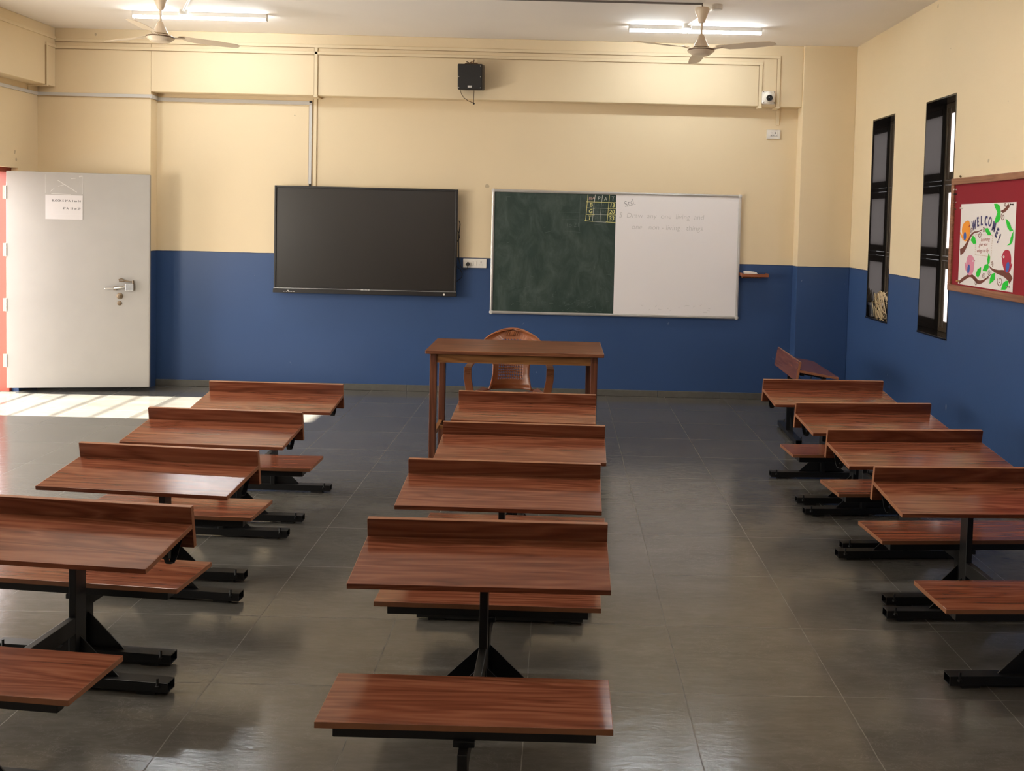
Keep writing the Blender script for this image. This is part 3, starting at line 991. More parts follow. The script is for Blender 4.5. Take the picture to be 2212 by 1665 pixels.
# power plate with plug and cables
sp_ = thing('switchboard', 'white switch plate with a black plug, between the display and the green board', 'switchboard', (-0.827, D, 1.28))
MB().box(-0.941, -0.712, D - 0.022, D, 1.236, 1.325).build('face_plate', M['white_plastic'], sp_, bevel=0.003)
for k in range(2):
    MB().box(-0.855 + k * 0.026, -0.834 + k * 0.026, D - 0.028, D - 0.021, 1.258, 1.300).build('rocker_switch', M['white_plastic'], sp_, bevel=0.002)
b = MB()
for (px, pz, r) in ((-0.765, 1.295, .0045), (-0.765, 1.286, .0045), (-0.776, 1.266, .003), (-0.754, 1.266, .003)):
    b.lathe([(r, 0), (r, 0.0012), (0, 0.0013)], Mx=T((px, D - 0.022, pz)) @ Matrix.Rotation(R(90), 4, 'X'), n=10)
b.build('socket_holes', M['ink'], sp_)
cb = thing('power_cable', 'black plug and power cable running from the display to the switch plate', 'cable', (-0.9, D - 0.02, 1.2))
b = MB()
b.prism([(-0.893, D - 0.024, 1.296), (-0.872, D - 0.024, 1.270), (-0.878, D - 0.024, 1.258), (-0.888, D - 0.024, 1.254), (-0.898, D - 0.024, 1.254), (-0.908, D - 0.024, 1.258), (-0.914, D - 0.024, 1.270)], (0, -0.03, 0))
b.build('plug', M['wire'], cb, bevel=0.003)
b = MB()
b.tube([(-0.893, D - 0.04, 1.258), (-0.893, D - 0.04, 1.235), (-0.91, D - 0.035, 1.222), (-0.94, D - 0.03, 1.222), (-0.965, D - 0.03, 1.25), (-0.982, D - 0.03, 1.32), (-0.985, D - 0.03, 1.42),
        (-0.988, D - 0.03, 1.50), (-0.984, D - 0.03, 1.58), (-0.976, D - 0.03, 1.66), (-0.983, D - 0.03, 1.69), (-1.01, D - 0.03, 1.69)], 0.0045, 8)
b.tube([(-1.01, D - 0.03, 1.61), (-0.985, D - 0.034, 1.575), (-0.98, D - 0.03, 1.53), (-1.0, D - 0.03, 1.49)], 0.004, 8)
b.tube([(-1.01, D - 0.03, 1.255), (-0.965, D - 0.03, 1.215), (-0.945, D - 0.03, 1.175), (-0.95, D - 0.03, 1.14), (-1.01, D - 0.03, 1.09)], 0.003, 8)
b.build('cord', M['wire'], cb, smooth=True)

# ================================================================ GREEN / WHITE BOARD
x0, x1, z0, z1 = -0.6696, 1.7705, 0.792, 2.011
bd = thing('writing_board', 'long wall board, green chalkboard on its left half and white on its right half', 'board', ((x0 + x1) / 2, D, z0))
yf = D - 0.028
XS = 0.5445
MB().box(x0 + 0.012, XS, yf + 0.004, D, z0 + 0.012, z1 - 0.012).build('chalkboard_panel', M['chalkboard'], bd)
MB().box(XS, x1 - 0.012, yf + 0.0035, D, z0 + 0.012, z1 - 0.012).build('whiteboard_panel', M['whiteboard'], bd)
for (a, c, e, g) in ((x0, x1, z0, z0 + 0.026), (x0, x1, z1 - 0.026, z1)):
    b = MB()
    b.box(a + 0.02, c - 0.02, yf - 0.004, D, e, g)
    b.box(a + 0.02, c - 0.02, yf - 0.008, yf, e + 0.008, g - 0.008)
    b.build('frame_rail', M['alu'], bd, bevel=0.003)
for a in (x0, x1 - 0.026):
    b = MB()
    b.box(a, a + 0.026, yf - 0.004, D, z0 + 0.02, z1 - 0.02)
    b.box(a + 0.008, a + 0.018, yf - 0.008, yf, z0 + 0.02, z1 - 0.02)
    b.build('frame_rail', M['alu'], bd, bevel=0.003)
for a in (x0 + 0.014, x1 - 0.014):
    for z in (z0 + 0.014, z1 - 0.014):
        MB().lathe([(0.020, 0), (0.020, 0.032), (0.012, 0.037), (0, 0.038)], Mx=T((a, D, z)) @ Matrix.Rotation(R(90), 4, 'X'), n=16).build('corner_cap', M['grey_plastic'], bd)
yc = yf + 0.0038
def stroke(b, pts, w, y=None):
    y = yc if y is None else y
    for (p, q) in zip(pts, pts[1:]):
        p, q = Vector((p[0], y, p[1])), Vector((q[0], y, q[1]))
        t = (q - p).normalized()
        b.strip([p - t * w * .3, q + t * w * .3], w, Vector((-t.z, 0, t.x)), (0, -0.0008, 0))
# the attendance table
cxs = [(0.268, 0.250), (0.339, 0.318), (0.411, 0.390), (0.479, 0.462)]
zr = [1.908, 1.849, 1.786, 1.720]
b = MB()
for (xt, xb) in (cxs[0], cxs[3]):
    stroke(b, [(xt, 1.980), (xb, 1.720)], .005)
stroke(b, [(0.255, 1.909), (0.5435, 1.908)], .005)
for z in zr[1:3]:
    stroke(b, [(0.258, z), (0.335, z - .002)], .005); stroke(b, [(0.465, z), (0.5435, z + .001)], .005)
stroke(b, [(0.243, 1.724), (0.325, 1.718)], .005); stroke(b, [(0.450, 1.716), (0.5435, 1.712)], .006)
b.build('chalk_grid', M['chalk_yellow'], bd)
b = MB()
stroke(b, [(0.339, 1.980), (0.332, 1.910)], .005); stroke(b, [(0.411, 1.978), (0.404, 1.912)], .004)
stroke(b, [(0.330, 1.905), (0.318, 1.72)], .0035); stroke(b, [(0.402, 1.905), (0.392, 1.72)], .002)
stroke(b, [(0.335, 1.849), (0.465, 1.849)], .002); stroke(b, [(0.33, 1.787), (0.465, 1.786)], .002); stroke(b, [(0.325, 1.718), (0.45, 1.713)], .003)
b.build('chalk_lines', M['chalk_white'], bd)
b = MB()
for t_, x, z, s in (('P', .375, 1.945, .052), ('A', .440, 1.940, .046), ('T', .512, 1.945, .056)):
    b.text(t_, s, back_plane(x, yc, z), .0005, shear=.1, bold=-.0006, align='CENTER')
b.build('chalk_heading', M['chalk_white'], bd)
b = MB()
b.text('IIIA', 0.044, back_plane(.305, yc, 1.943, .05), .0005, shear=.15, bold=-.0003, align='CENTER')
b.build('chalk_class', M['chalk_pink'], bd)
b = MB()
for t_, x, z in (('B', .300, 1.878), ('G', .297, 1.816), ('T', .288, 1.753), ('13', .507, 1.878), ('20', .506, 1.816), ('33', .504, 1.751)):
    b.text(t_, .054, back_plane(x, yc, z), .0005, shear=.1, bold=.0012, align='CENTER')
b.build('chalk_figures', M['chalk_yellow'], bd)
b = MB()
for t_, x, z, s in (('10', .36, 1.878, .04), ('01', .43, 1.878, .04), ('16', .36, 1.816, .04), ('04', .43, 1.816, .04), ('26', .355, 1.753, .04), ('to 21', .13, 1.68, .06)):
    b.text(t_, s, back_plane(x, yc, z), .0004, bold=-.0005, align='CENTER')
stroke(b, [(0.195, 1.968), (0.190, 1.62)], .003); stroke(b, [(0.05, 1.615), (0.20, 1.610)], .002)
stroke(b, [(0.02, 1.73), (0.17, 1.735)], .002); stroke(b, [(-0.02, 1.80), (0.19, 1.80)], .0015)
stroke(b, [(-0.53, 1.94), (-0.525, 1.90)], .002); stroke(b, [(-0.53, 1.94), (-0.49, 1.945)], .002)
random.seed(3)
for k in range(60):
    xx, zz = random.uniform(-0.62, 0.5), random.uniform(0.85, 1.7)
    if random.random() < .6:
        zz = 0.83 + abs(random.gauss(0, .12))
    a = random.uniform(-.5, 1.8); l = random.uniform(.01, .06)
    stroke(b, [(xx, zz), (xx + l * math.cos(a), zz + l * math.sin(a) * .7)], random.uniform(.0012, .003))
b.build('chalk_smudges', M['chalk_faint'], bd)
b = MB()
b.text('Std', .078, back_plane(.668, yc, 1.905, R(22)), .0004, bold=-.0012, shear=.15, align='CENTER')
stroke(b, [(.655, 1.872), (.735, 1.897)], .003)
b.build('marker_heading', M['marker'], bd)
b = MB()
b.text('5  Draw  any  one  living  and', .070, back_plane(.575, yc, 1.785, R(-.3)), .0004, bold=-.0012, shear=.12)
b.build('faded_writing', M['marker_faint'], bd)
b = MB()
b.text('one   non - living   things', .070, back_plane(.70, yc, 1.675, R(-.3)), .0004, bold=-.0012, shear=.12)
b.build('faded_writing', M['marker_faint'], bd)
b = MB()
for k in range(14):
    xx, zz = random.uniform(.75, 1.5), random.uniform(.84, .92)
    stroke(b, [(xx, zz), (xx + random.uniform(.01, .04), zz + random.uniform(-.01, .02))], .0018)
b.build('marker_smudges', M['marker_faint'], bd)

tr = thing('chalk_tray', 'small orange-brown wooden tray fixed to the wall right of the board', 'tray', (1.906, D, 1.21))
tx0, tx1, ty = 1.775, 2.040, D - 0.115
MB().box(tx0, tx1, ty, D, 1.222, 1.232).build('tray_base', M['tray_wood'], tr)
MB().box(tx0, tx1, ty - 0.010, ty, 1.217, 1.247).build('front_lip', M['tray_wood'], tr, bevel=0.001)
for a in (tx0, tx1 - 0.010):
    MB().box(a, a + 0.010, ty, D, 1.232, 1.252).build('side_lip', M['tray_wood'], tr, bevel=0.001)
MB().box(tx0 + 0.02, tx1 - 0.06, ty + 0.03, D, 1.203, 1.222).build('support_block', M['table_leg'], tr)
du = thing('board_duster', 'pale worn duster lying in the orange-brown wooden chalk tray', 'duster', (1.89, D - 0.05, 1.232))
MB().prism([(1.812, D - 0.07, 1.2322), (1.812, D - 0.07, 1.266), (1.86, D - 0.07, 1.270), (1.93, D - 0.07, 1.262), (1.955, D - 0.07, 1.2322)], (0, 0.05, 0)).build('felt_block', M['paper'], du, bevel=0.003)
ck = thing('chalk_stick', 'stick of white chalk in the wooden tray beside the duster', 'chalk', (1.985, D - 0.08, 1.238))
MB().tube([(1.955, D - 0.085, 1.2385), (2.02, D - 0.078, 1.2375)], 0.005, 10).build('stick', M['chalk_white'], ck)

# ================================================================ TRUNKING
G_T = 'cable trunking on the walls'
def trunk(name, label, mat, boxes, bev=0.002):
    t_ = thing(name, label, 'trunking', boxes[0][0:6:2], G_T)
    s_ = MB(); ns = 0  # thin brown strips along one edge of the long runs
    b_ = MB()
    for q in boxes:
        b_.box(*q)
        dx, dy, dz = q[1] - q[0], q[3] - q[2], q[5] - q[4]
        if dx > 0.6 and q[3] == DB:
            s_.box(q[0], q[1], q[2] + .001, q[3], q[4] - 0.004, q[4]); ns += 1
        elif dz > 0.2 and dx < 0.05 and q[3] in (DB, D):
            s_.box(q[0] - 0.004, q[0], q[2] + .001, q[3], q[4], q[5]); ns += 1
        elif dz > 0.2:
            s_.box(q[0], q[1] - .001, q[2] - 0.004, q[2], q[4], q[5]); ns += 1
    b_.build('channel', mat, t_, bevel=bev)
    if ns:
        s_.build('brown_seam', M['seam'], t_)
    return t_
h = 0.014
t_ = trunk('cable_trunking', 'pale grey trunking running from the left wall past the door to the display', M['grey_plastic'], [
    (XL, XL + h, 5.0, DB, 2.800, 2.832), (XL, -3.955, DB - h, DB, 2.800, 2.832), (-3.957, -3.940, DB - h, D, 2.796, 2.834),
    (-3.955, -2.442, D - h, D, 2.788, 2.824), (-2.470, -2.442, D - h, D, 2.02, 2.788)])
MB().box(-2.466, -2.447, D - 0.010, D, 1.985, 2.02).build('exposed_cable', M['wire'], t_)
MB().box(-2.468, -2.443, D - 0.016, D - 0.0135, 2.806, 2.826).build('open_end', M['ink'], t_)
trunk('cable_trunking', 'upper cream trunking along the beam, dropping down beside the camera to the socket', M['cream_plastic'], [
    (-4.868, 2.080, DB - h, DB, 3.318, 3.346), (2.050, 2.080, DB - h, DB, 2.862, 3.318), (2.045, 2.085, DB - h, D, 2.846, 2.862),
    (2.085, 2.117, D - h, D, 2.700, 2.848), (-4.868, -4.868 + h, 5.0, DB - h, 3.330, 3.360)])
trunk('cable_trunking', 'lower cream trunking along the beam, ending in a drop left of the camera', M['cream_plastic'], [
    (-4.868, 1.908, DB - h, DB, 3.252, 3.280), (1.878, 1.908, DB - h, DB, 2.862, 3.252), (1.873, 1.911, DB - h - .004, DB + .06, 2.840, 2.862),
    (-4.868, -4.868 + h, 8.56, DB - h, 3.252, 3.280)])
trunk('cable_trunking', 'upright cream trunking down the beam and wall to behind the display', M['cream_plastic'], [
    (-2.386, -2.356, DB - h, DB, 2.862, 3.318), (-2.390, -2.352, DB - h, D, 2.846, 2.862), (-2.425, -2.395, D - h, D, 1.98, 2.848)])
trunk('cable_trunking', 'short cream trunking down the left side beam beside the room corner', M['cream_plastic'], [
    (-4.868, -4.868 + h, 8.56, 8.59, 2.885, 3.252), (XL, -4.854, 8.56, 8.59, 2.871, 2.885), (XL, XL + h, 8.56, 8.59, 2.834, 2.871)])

# upper socket
so = thing('wall_socket', 'single white switched socket on the cream wall below the security camera', 'socket', (2.066, D, 2.61))
MB().box(1.999, 2.133, D - 0.016, D, 2.566, 2.655).build('face_plate', M['white_plastic'], so, bevel=0.004)
MB().box(2.027, 2.105, D - 0.020, D - 0.015, 2.590, 2.634).build('insert', M['white_plastic'], so, bevel=0.002)
MB().box(2.031, 2.055, D - 0.024, D - 0.019, 2.594, 2.630).build('rocker_switch', M['white_plastic'], so, bevel=0.002)
b = MB()
for (px, pz, r) in ((2.080, 2.626, .004), (2.080, 2.618, .004), (2.066, 2.599, .003), (2.092, 2.599, .003), (2.043, 2.596, .003)):
    b.lathe([(r, 0), (r, 0.001), (0, 0.0012)], Mx=T((px, D - 0.0205 if px > 2.06 else D - 0.0245, pz)) @ Matrix.Rotation(R(90), 4, 'X'), n=10)
b.build('socket_holes', M['ink'], so)

# security camera on the beam
sc_ = thing('security_camera', 'white square-based dome security camera on the beam end', 'camera', (1.972, DB, 2.945))
Q = Matrix.Rotation(R(90), 4, 'X')
MB().box(1.908, 2.036, DB - 0.035, DB, 2.882, 3.008).build('mounting_box', M['white_plastic'], sc_, bevel=0.014)
MB().lathe([(0.058, 0), (0.057, 0.012), (0.050, 0.035), (0.036, 0.053), (0.018, 0.062), (0, 0.064)], Mx=T((1.974, DB - 0.034, 2.944)) @ Q, n=28).build('dome_body', M['white_plastic'], sc_, smooth=True)
_d = Vector((-0.16, -1.0, -0.22)).normalized()
LM = T(Vector((1.974, DB - 0.034, 2.944)) + _d * 0.055) @ _d.to_track_quat('Z', 'Y').to_matrix().to_4x4()
eye = MB().lathe([(0.030, -0.01), (0.030, 0.010), (0.026, 0.012), (0.020, 0.008), (0, 0.008)], Mx=LM, n=24).build('lens_housing', M['black_plastic'], sc_)
MB().lathe([(0.013, 0.006), (0.012, 0.011), (0.006, 0.014), (0, 0.014)], Mx=LM, n=20).build('lens', M['lens'], eye)
for (a, c) in ((1.920, 2.996), (2.024, 2.996), (1.920, 2.894), (2.024, 2.894)):
    MB().lathe([(0.005, 0), (0.005, 0.002), (0, 0.002)], Mx=T((a, DB - 0.035, c)) @ Q, n=10).build('screw', M['brass_dull'], sc_)

# loudspeaker
SM = T((-0.874, DB - 0.115, 3.055)) @ Matrix.Rotation(R(-3), 4, 'Z') @ Matrix.Rotation(R(6), 4, 'X')
ls = thing('loudspeaker', 'square black loudspeaker hung on the beam above the display', 'speaker', (-0.874, DB - 0.06, 3.055))
MB(SM).box(-0.118, 0.118, -0.070, 0.085, -0.120, 0.120).build('cabinet', M['black_plastic'], ls, bevel=0.010)
MB(SM).box(-0.111, 0.111, -0.078, -0.069, -0.113, 0.113).build('grille', M['black_mesh'], ls, bevel=0.004)
for (a, c) in ((-0.103, 0), (-0.103, -0.10), (0.10, 0.10), (0.10, 0), (0.10, -0.10)):
    MB(SM @ T((a, -0.078, c)) @ Q).lathe([(0.0035, 0), (0.003, 0.002), (0, 0.002)], n=10).build('screw', M['chrome'], ls)
pl_ = MB(SM).box(-0.020, 0.020, -0.081, -0.077, -0.099, -0.081).build('name_plate', M['alu'], ls)
b = MB(SM)
b.tube([(-0.06, 0.02, 0.120), (-0.05, 0.02, 0.128), (0.0, 0.03, 0.130), (0.05, 0.02, 0.128), (0.06, 0.02, 0.120)], 0.008, 8)
b.tube([(0.012, 0.04, 0.125), (0.012, 0.10, 0.165)], 0.006, 8)
b.tube([(-0.045, 0.0, 0.145), (-0.02, 0.02, 0.132), (0.005, 0.05, 0.150)], 0.004, 6)
b.build('hanging_bracket', M['brown_metal'], ls)
b = MB()
ysp = DB - 0.03
b.tube([(-0.977, ysp - .06, 2.94), (-0.970, ysp - .03, 2.905), (-0.945, ysp - .02, 2.868), (-0.905, ysp - .01, 2.842), (-0.852, ysp, 2.822)], 0.0032, 8)
b.tube([(-0.846, ysp - .06, 2.94), (-0.850, ysp - .03, 2.90), (-0.853, ysp - .01, 2.86), (-0.853, ysp, 2.825)], 0.0032, 8)
b.build('speaker_wire', M['brown_wire'], ls)
MB().lathe([(0, -0.010), (0.007, -0.007), (0.010, 0), (0.007, 0.007), (0, 0.010)], c=(-0.852, ysp, 2.818), n=14).build('wire_knot', M['wire'], ls, smooth=True)

# ================================================================ CEILING: TUBES, FANS, CONDUIT
def tube_light(xc, y, label, jx, group):
    t_ = thing('tube_light', label, 'light', (xc, y, ZC), group)
    MB().box(xc - 0.585, xc + 0.585, y - 0.020, y + 0.020, ZC - 0.037, ZC).build('batten', M['white_plastic'], t_, bevel=0.003)
    b = MB()
    prof = [(0.019, -0.0375), (0.020, -0.046), (0.014, -0.056), (0.0, -0.060), (-0.014, -0.056), (-0.020, -0.046), (-0.019, -0.0375)]
    b.prism([(xc - 0.578, y + p[0], ZC + p[1]) for p in prof], (1.156, 0, 0))
    b.build('diffuser', M['tube'], t_)
    for s in (-1, 1):
        MB().box(xc + s * 0.5785 - 0.003, xc + s * 0.5785 + 0.003, y - 0.021, y + 0.021, ZC - 0.060, ZC - 0.0).build('end_cap', M['white_plastic'], t_)
    jb = MB().lathe([(0.040, 0), (0.040, -0.035), (0.032, -0.040), (0, -0.040)], c=(jx, y - 0.085, ZC), n=20).build('junction_box', M['white_plastic'], t_)
    b = MB()
    b.tube([(jx - .01, y - 0.12, ZC - .03), (jx - .005, y - 0.10, ZC - .055), (jx + .005, y - .07, ZC - .075), (jx + .015, y - .04, ZC - .06), (jx + .015, y - .02, ZC - .03)], 0.003, 6)
    b.build('lead_wire', M['white_plastic'], t_)
    return t_
GT = 'lit tube lights on the ceiling'
tube_light(-3.165, 7.925, 'lit ceiling tube light on the left, behind the left fan', -3.27, GT)
tube_light(1.145, 7.985, 'lit ceiling tube light on the right, behind the right fan', 1.06, GT)

def fan(xc, y, az, label):
    zt = ZC
    f_ = thing('ceiling_fan', label, 'fan', (xc, y, ZC), 'ceiling fans')
    b = MB()
    b.tube([(xc, y, zt), (xc, y, zt - 0.02), (xc + .012, y, zt - .032), (xc, y, zt - .045), (xc - .008, y, zt - .036)], 0.005, 8)
    b.build('ceiling_hook', M['brass_dull'], f_)
    MB().lathe([(0.052, -0.035), (0.058, -0.045), (0.055, -0.065), (0.030, -0.130), (0.022, -0.150), (0.015, -0.153)], c=(xc, y, zt), n=28).build('canopy', M['fan'], f_, smooth=True)
    MB().tube([(xc, y, zt - 0.035), (xc, y, zt - 0.290)], 0.009, 12).build('down_rod', M['fan'], f_, smooth=True)
    MB().lathe([(0.015, -0.245), (0.022, -0.250), (0.038, -0.290), (0.058, -0.332), (0.062, -0.342), (0.055, -0.342)], c=(xc, y, zt), n=28).build('lower_canopy', M['fan'], f_, smooth=True)
    MB().lathe([(0.030, -0.340), (0.045, -0.346), (0.045, -0.352), (0.0, -0.352)], c=(xc, y, zt), n=24).build('trim_ring', M['gold'], f_)
    MB().lathe([(0.05, -0.350), (0.090, -0.354), (0.103, -0.364), (0.104, -0.371), (0.098, -0.380), (0.085, -0.386), (0.082, -0.392), (0.070, -0.400), (0.062, -0.404), (0, -0.407)], c=(xc, y, zt), n=40).build('motor_housing', M['fan'], f_, smooth=True)
    MB().lathe([(0.1045, -0.362), (0.1055, -0.367), (0.1045, -0.372)], c=(xc, y, zt), n=40).build('motor_band', M['brown_metal'], f_)
    for k in range(3):
        a = R(az + 120 * k)
        BM = T((xc, y, zt - 0.358)) @ Matrix.Rotation(a, 4, 'Z') @ Matrix.Rotation(R(-9), 4, 'X')
        b = MB(BM)
        rs = [0.13, 0.17, 0.22, 0.30, 0.40, 0.50, 0.57, 0.605]
        ws = [0.050, 0.075, 0.105, 0.118, 0.118, 0.110, 0.095, 0.050]
        P = [(r, 0, 0.008 * (1 if r < .2 else 0) - 0.010 * (r - .13)) for r in rs]
        b.strip(P, ws, [Vector((0, 1, 0))] * len(P), (0, 0, 0.003))
        bl = b.build('blade', M['fan'], f_, bevel=0.001)
        b = MB(BM)
        b.strip([(0.075, 0, -0.004), (0.11, 0, 0.0), (0.18, 0, 0.006)], [0.03, 0.035, 0.03], [Vector((0, 1, 0))] * 3, (0, 0, -0.004))
        b.build('blade_iron', M['fan'], bl)
    return f_
fan(-3.165, 7.15, 35, 'ivory ceiling fan on the left, in front of the left tube light')
fan(1.075, 7.15, -33, 'ivory ceiling fan on the right, in front of the right tube light')

cd = thing('ceiling_conduit', 'thin grey conduit crossing the ceiling to the right fan', 'conduit', (-1.0, 7.13, ZC), 'ceiling conduits')
MB().tube([(-2.96, 7.13, ZC - 0.010), (1.075, 7.13, ZC - 0.010)], 0.008, 8).build('pipe', M['conduit'], cd)
cd = thing('ceiling_conduit', 'white conduit from the left fan to the left tube light box', 'conduit', (-3.1, 7.5, ZC), 'ceiling conduits')
MB().tube([(-2.94, 7.20, ZC - 0.010), (-3.262, 7.81, ZC - 0.012)], 0.010, 8).build('pipe', M['white_plastic'], cd)
cd = thing('ceiling_conduit', 'white conduit from the right fan to the right tube light box', 'conduit', (1.1, 7.5, ZC), 'ceiling conduits')
b = MB().tube([(1.20, 7.22, ZC - 0.010), (1.068, 7.87, ZC - 0.012)], 0.010, 8)
b.build('pipe', M['white_plastic'], cd)
MB().lathe([(0.042, 0), (0.042, -0.035), (0.034, -0.040), (0, -0.040)], c=(1.20, 7.19, ZC), n=20).build('junction_box', M['white_plastic'], cd)

# ================================================================ NOTICE BOARD AND POSTER
nb = thing('notice_board', 'crimson felt notice board in a brown wooden frame on the right wall', 'board', (XR, 5.6, 1.69))
by0, by1, bz0, bz1 = 4.60, 6.446, 1.289, 2.083
fw = 0.045
MB().box(XR - 0.012, XR, by0 + 0.02, by1 - 0.02, bz0 + 0.02, bz1 - 0.02).build('felt_panel', M['red_felt'], nb)
for (a, c, e, g) in ((by0, by1, bz0, bz0 + fw), (by0, by1, bz1 - fw, bz1), (by1 - fw, by1, bz0 + fw, bz1 - fw), (by0, by0 + fw, bz0 + fw, bz1 - fw)):
    b = MB()
    b.box(XR - 0.026, XR, a, c, e, g)
    b.build('frame_rail', M['frame_wood'], nb, bevel=0.004)
MB().tube([(XR - .002, 6.345, 2.09), (XR - .012, 6.345, 2.10)], 0.006, 8).build('hanging_nail', M['brass_dull'], nb)

PX, PY, PZ = XR - 0.0135, 6.2955, 1.344
ps = thing('welcome_poster', 'white handmade WELCOME poster with paper birds and leaves on the crimson board', 'poster', (PX, 5.92, 1.62))
PM = right_plane(PX, PY, PZ)
PW, PH = 0.760, 0.556
MB(PM).box(0, PW, 0, PH, -0.001, 0).build('sheet', M['paper'], ps)
def pp(lst, mat, name, lvl):
    b = MB(PM)
    for kk, pts in enumerate(lst):
        b.prism([(min(max(u, 0.002), PW - .002), min(max(v, 0.002), PH - .002), 0.0002 + lvl * 0.0004 + kk * 0.00009) for u, v in pts], (0, 0, 0.0004))
    return b.build(name, M[mat], ps)
def smooth_poly(pts, n=4):
    out = []
    m_ = len(pts)
    for i in range(m_):
        p0, p1, p2, p3 = [Vector(pts[(i + k) % m_]) for k in (-1, 0, 1, 2)]
        for s in range(n):
            t = s / n
            out.append(0.5 * ((2 * p1) + (-p0 + p2) * t + (2 * p0 - 5 * p1 + 4 * p2 - p3) * t * t + (-p0 + 3 * p1 - 3 * p2 + p3) * t ** 3))
    return [(p.x, p.y) for p in out]
BR = [([(0.014, 0.222), (0.057, 0.236), (0.106, 0.275), (0.154, 0.328), (0.208, 0.36), (0.264, 0.367), (0.33, 0.382)], [0.046, 0.042, 0.028, 0.019, 0.012, 0.008, 0.005]),
      ([(0.016, 0.010), (0.086, 0.04), (0.18, 0.07), (0.246, 0.055), (0.304, 0.033), (0.358, 0.04), (0.409, 0.06), (0.44, 0.076)], [0.020, 0.025, 0.023, 0.027, 0.027, 0.02, 0.011, 0.005]),
      ([(0.738, 0.068), (0.706, 0.093), (0.641, 0.111), (0.569, 0.115), (0.494, 0.127), (0.448, 0.146)], [0.050, 0.050, 0.041, 0.027, 0.014, 0.006]),
      ([(0.672, 0.540), (0.655, 0.526), (0.619, 0.506), (0.572, 0.501)], [0.027, 0.027, 0.022, 0.006])]
def catmull(P, n=6):
    P = [Vector(p) for p in P]
    Q_ = [P[0]] + P + [P[-1]]
    out = []
    for i in range(1, len(Q_) - 2):
        p0, p1, p2, p3 = Q_[i - 1:i + 3]
        for s in range(n):
            t = s / n
            out.append(0.5 * ((2 * p1) + (-p0 + p2) * t + (2 * p0 - 5 * p1 + 4 * p2 - p3) * t * t + (-p0 + 3 * p1 - 3 * p2 + p3) * t ** 3))
    out.append(P[-1])
    return out
b = MB(PM)
def band(P, W, lvl=1):
    C_ = catmull(P)
    n = len(C_)
    ws = []
    for i in range(n):
        f = i / (n - 1) * (len(W) - 1)
        k = min(int(f), len(W) - 2)
        ws.append(W[k] + (W[k + 1] - W[k]) * (f - k))
    pts, sd = [], []
    for i in range(n):
        t = (C_[min(i + 1, n - 1)] - C_[max(i - 1, 0)])
        t = t.normalized() if t.length > 1e-9 else Vector((1, 0))
        u = min(max(C_[i].x, 0.003), PW - .003); v = min(max(C_[i].y, 0.003), PH - .003)
        pts.append((u, v, 0.0002 + lvl * .0004)); sd.append(Vector((-t.y, t.x, 0)))
    b.strip(pts, ws, sd, (0, 0, 0.0004))
for P_, W_ in BR:
    b = MB(PM)
    band(P_, W_)
    b.build('paper_branch', M['bark'], ps)
for k, ((u, v), r) in enumerate([((0.623, 0.542), 0.013), ((0.601, 0.466), 0.029), ((0.179, 0.376), 0.019), ((0.299, 0.351), 0.024), ((0.35, 0.379), 0.017), ((0.484, 0.163), 0.017), ((0.453, 0.106), 0.024), ((0.377, 0.076), 0.019), ((0.443, 0.073), 0.011), ((0.598, 0.058), 0.036), ((0.268, 0.025), 0.021)]):
    sgn = 1 if k % 2 else -1
    pts = [(u + r * (1 - t * .85) * math.cos(sgn * (t * 9 + k)), v + r * (1 - t * .85) * math.sin(sgn * (t * 9 + k))) for t in [i / 24 for i in range(25)]]
    b = MB(PM)
    band(pts, [0.006, 0.004, 0.004])
    b.build('paper_spiral', M['bark'], ps)
GREEN = [[(0.477, 0.550), (0.52, 0.550), (0.552, 0.535), (0.567, 0.502), (0.556, 0.479), (0.527, 0.494), (0.491, 0.528)], [(0.527, 0.494), (0.568, 0.501), (0.567, 0.455), (0.542, 0.432), (0.501, 0.424), (0.504, 0.456)], [(0.637, 0.453), (0.664, 0.446), (0.695, 0.424), (0.714, 0.395), (0.741, 0.381), (0.699, 0.375), (0.663, 0.399)], [(0.741, 0.378), (0.741, 0.339), (0.733, 0.31), (0.712, 0.292), (0.67, 0.286), (0.7, 0.301), (0.713, 0.338)], [(0.367, 0.39), (0.408, 0.394), (0.449, 0.361), (0.454, 0.35), (0.418, 0.345), (0.378, 0.37)], [(0.17, 0.308), (0.198, 0.342), (0.232, 0.328), (0.256, 0.289), (0.214, 0.283)], [(0.434, 0.231), (0.457, 0.202), (0.452, 0.165), (0.427, 0.157), (0.42, 0.188)], [(0.36, 0.113), (0.388, 0.152), (0.433, 0.161), (0.446, 0.14), (0.418, 0.11)], [(0.271, 0.089), (0.29, 0.119), (0.339, 0.135), (0.333, 0.096), (0.301, 0.063), (0.277, 0.07)], [(0.467, 0.067), (0.49, 0.099), (0.533, 0.109), (0.53, 0.065), (0.494, 0.044), (0.463, 0.031)], [(0.617, 0.004), (0.641, 0.049), (0.674, 0.066), (0.709, 0.069), (0.706, 0.03), (0.674, 0.008)]]
for kg, g_ in enumerate(GREEN):
    pp([g_], 'green', 'paper_leaf', 3 + 0.25 * (kg % 2))
ORANGE = [(0.113, 0.442), (0.139, 0.431), (0.151, 0.386), (0.15, 0.341), (0.133, 0.313), (0.097, 0.299), (0.064, 0.304), (0.032, 0.32), (0.004, 0.348), (0.003, 0.361), (0.021, 0.352), (0.04, 0.339), (0.029, 0.373), (0.037, 0.406), (0.065, 0.429)]
PINK = [(0.17, 0.207), (0.209, 0.2), (0.234, 0.171), (0.233, 0.119), (0.213, 0.082), (0.18, 0.071), (0.151, 0.075), (0.124, 0.103), (0.117, 0.156), (0.134, 0.196)]
PTAIL = [(0.093, 0.153), (0.108, 0.154), (0.133, 0.1), (0.143, 0.079), (0.109, 0.105)]
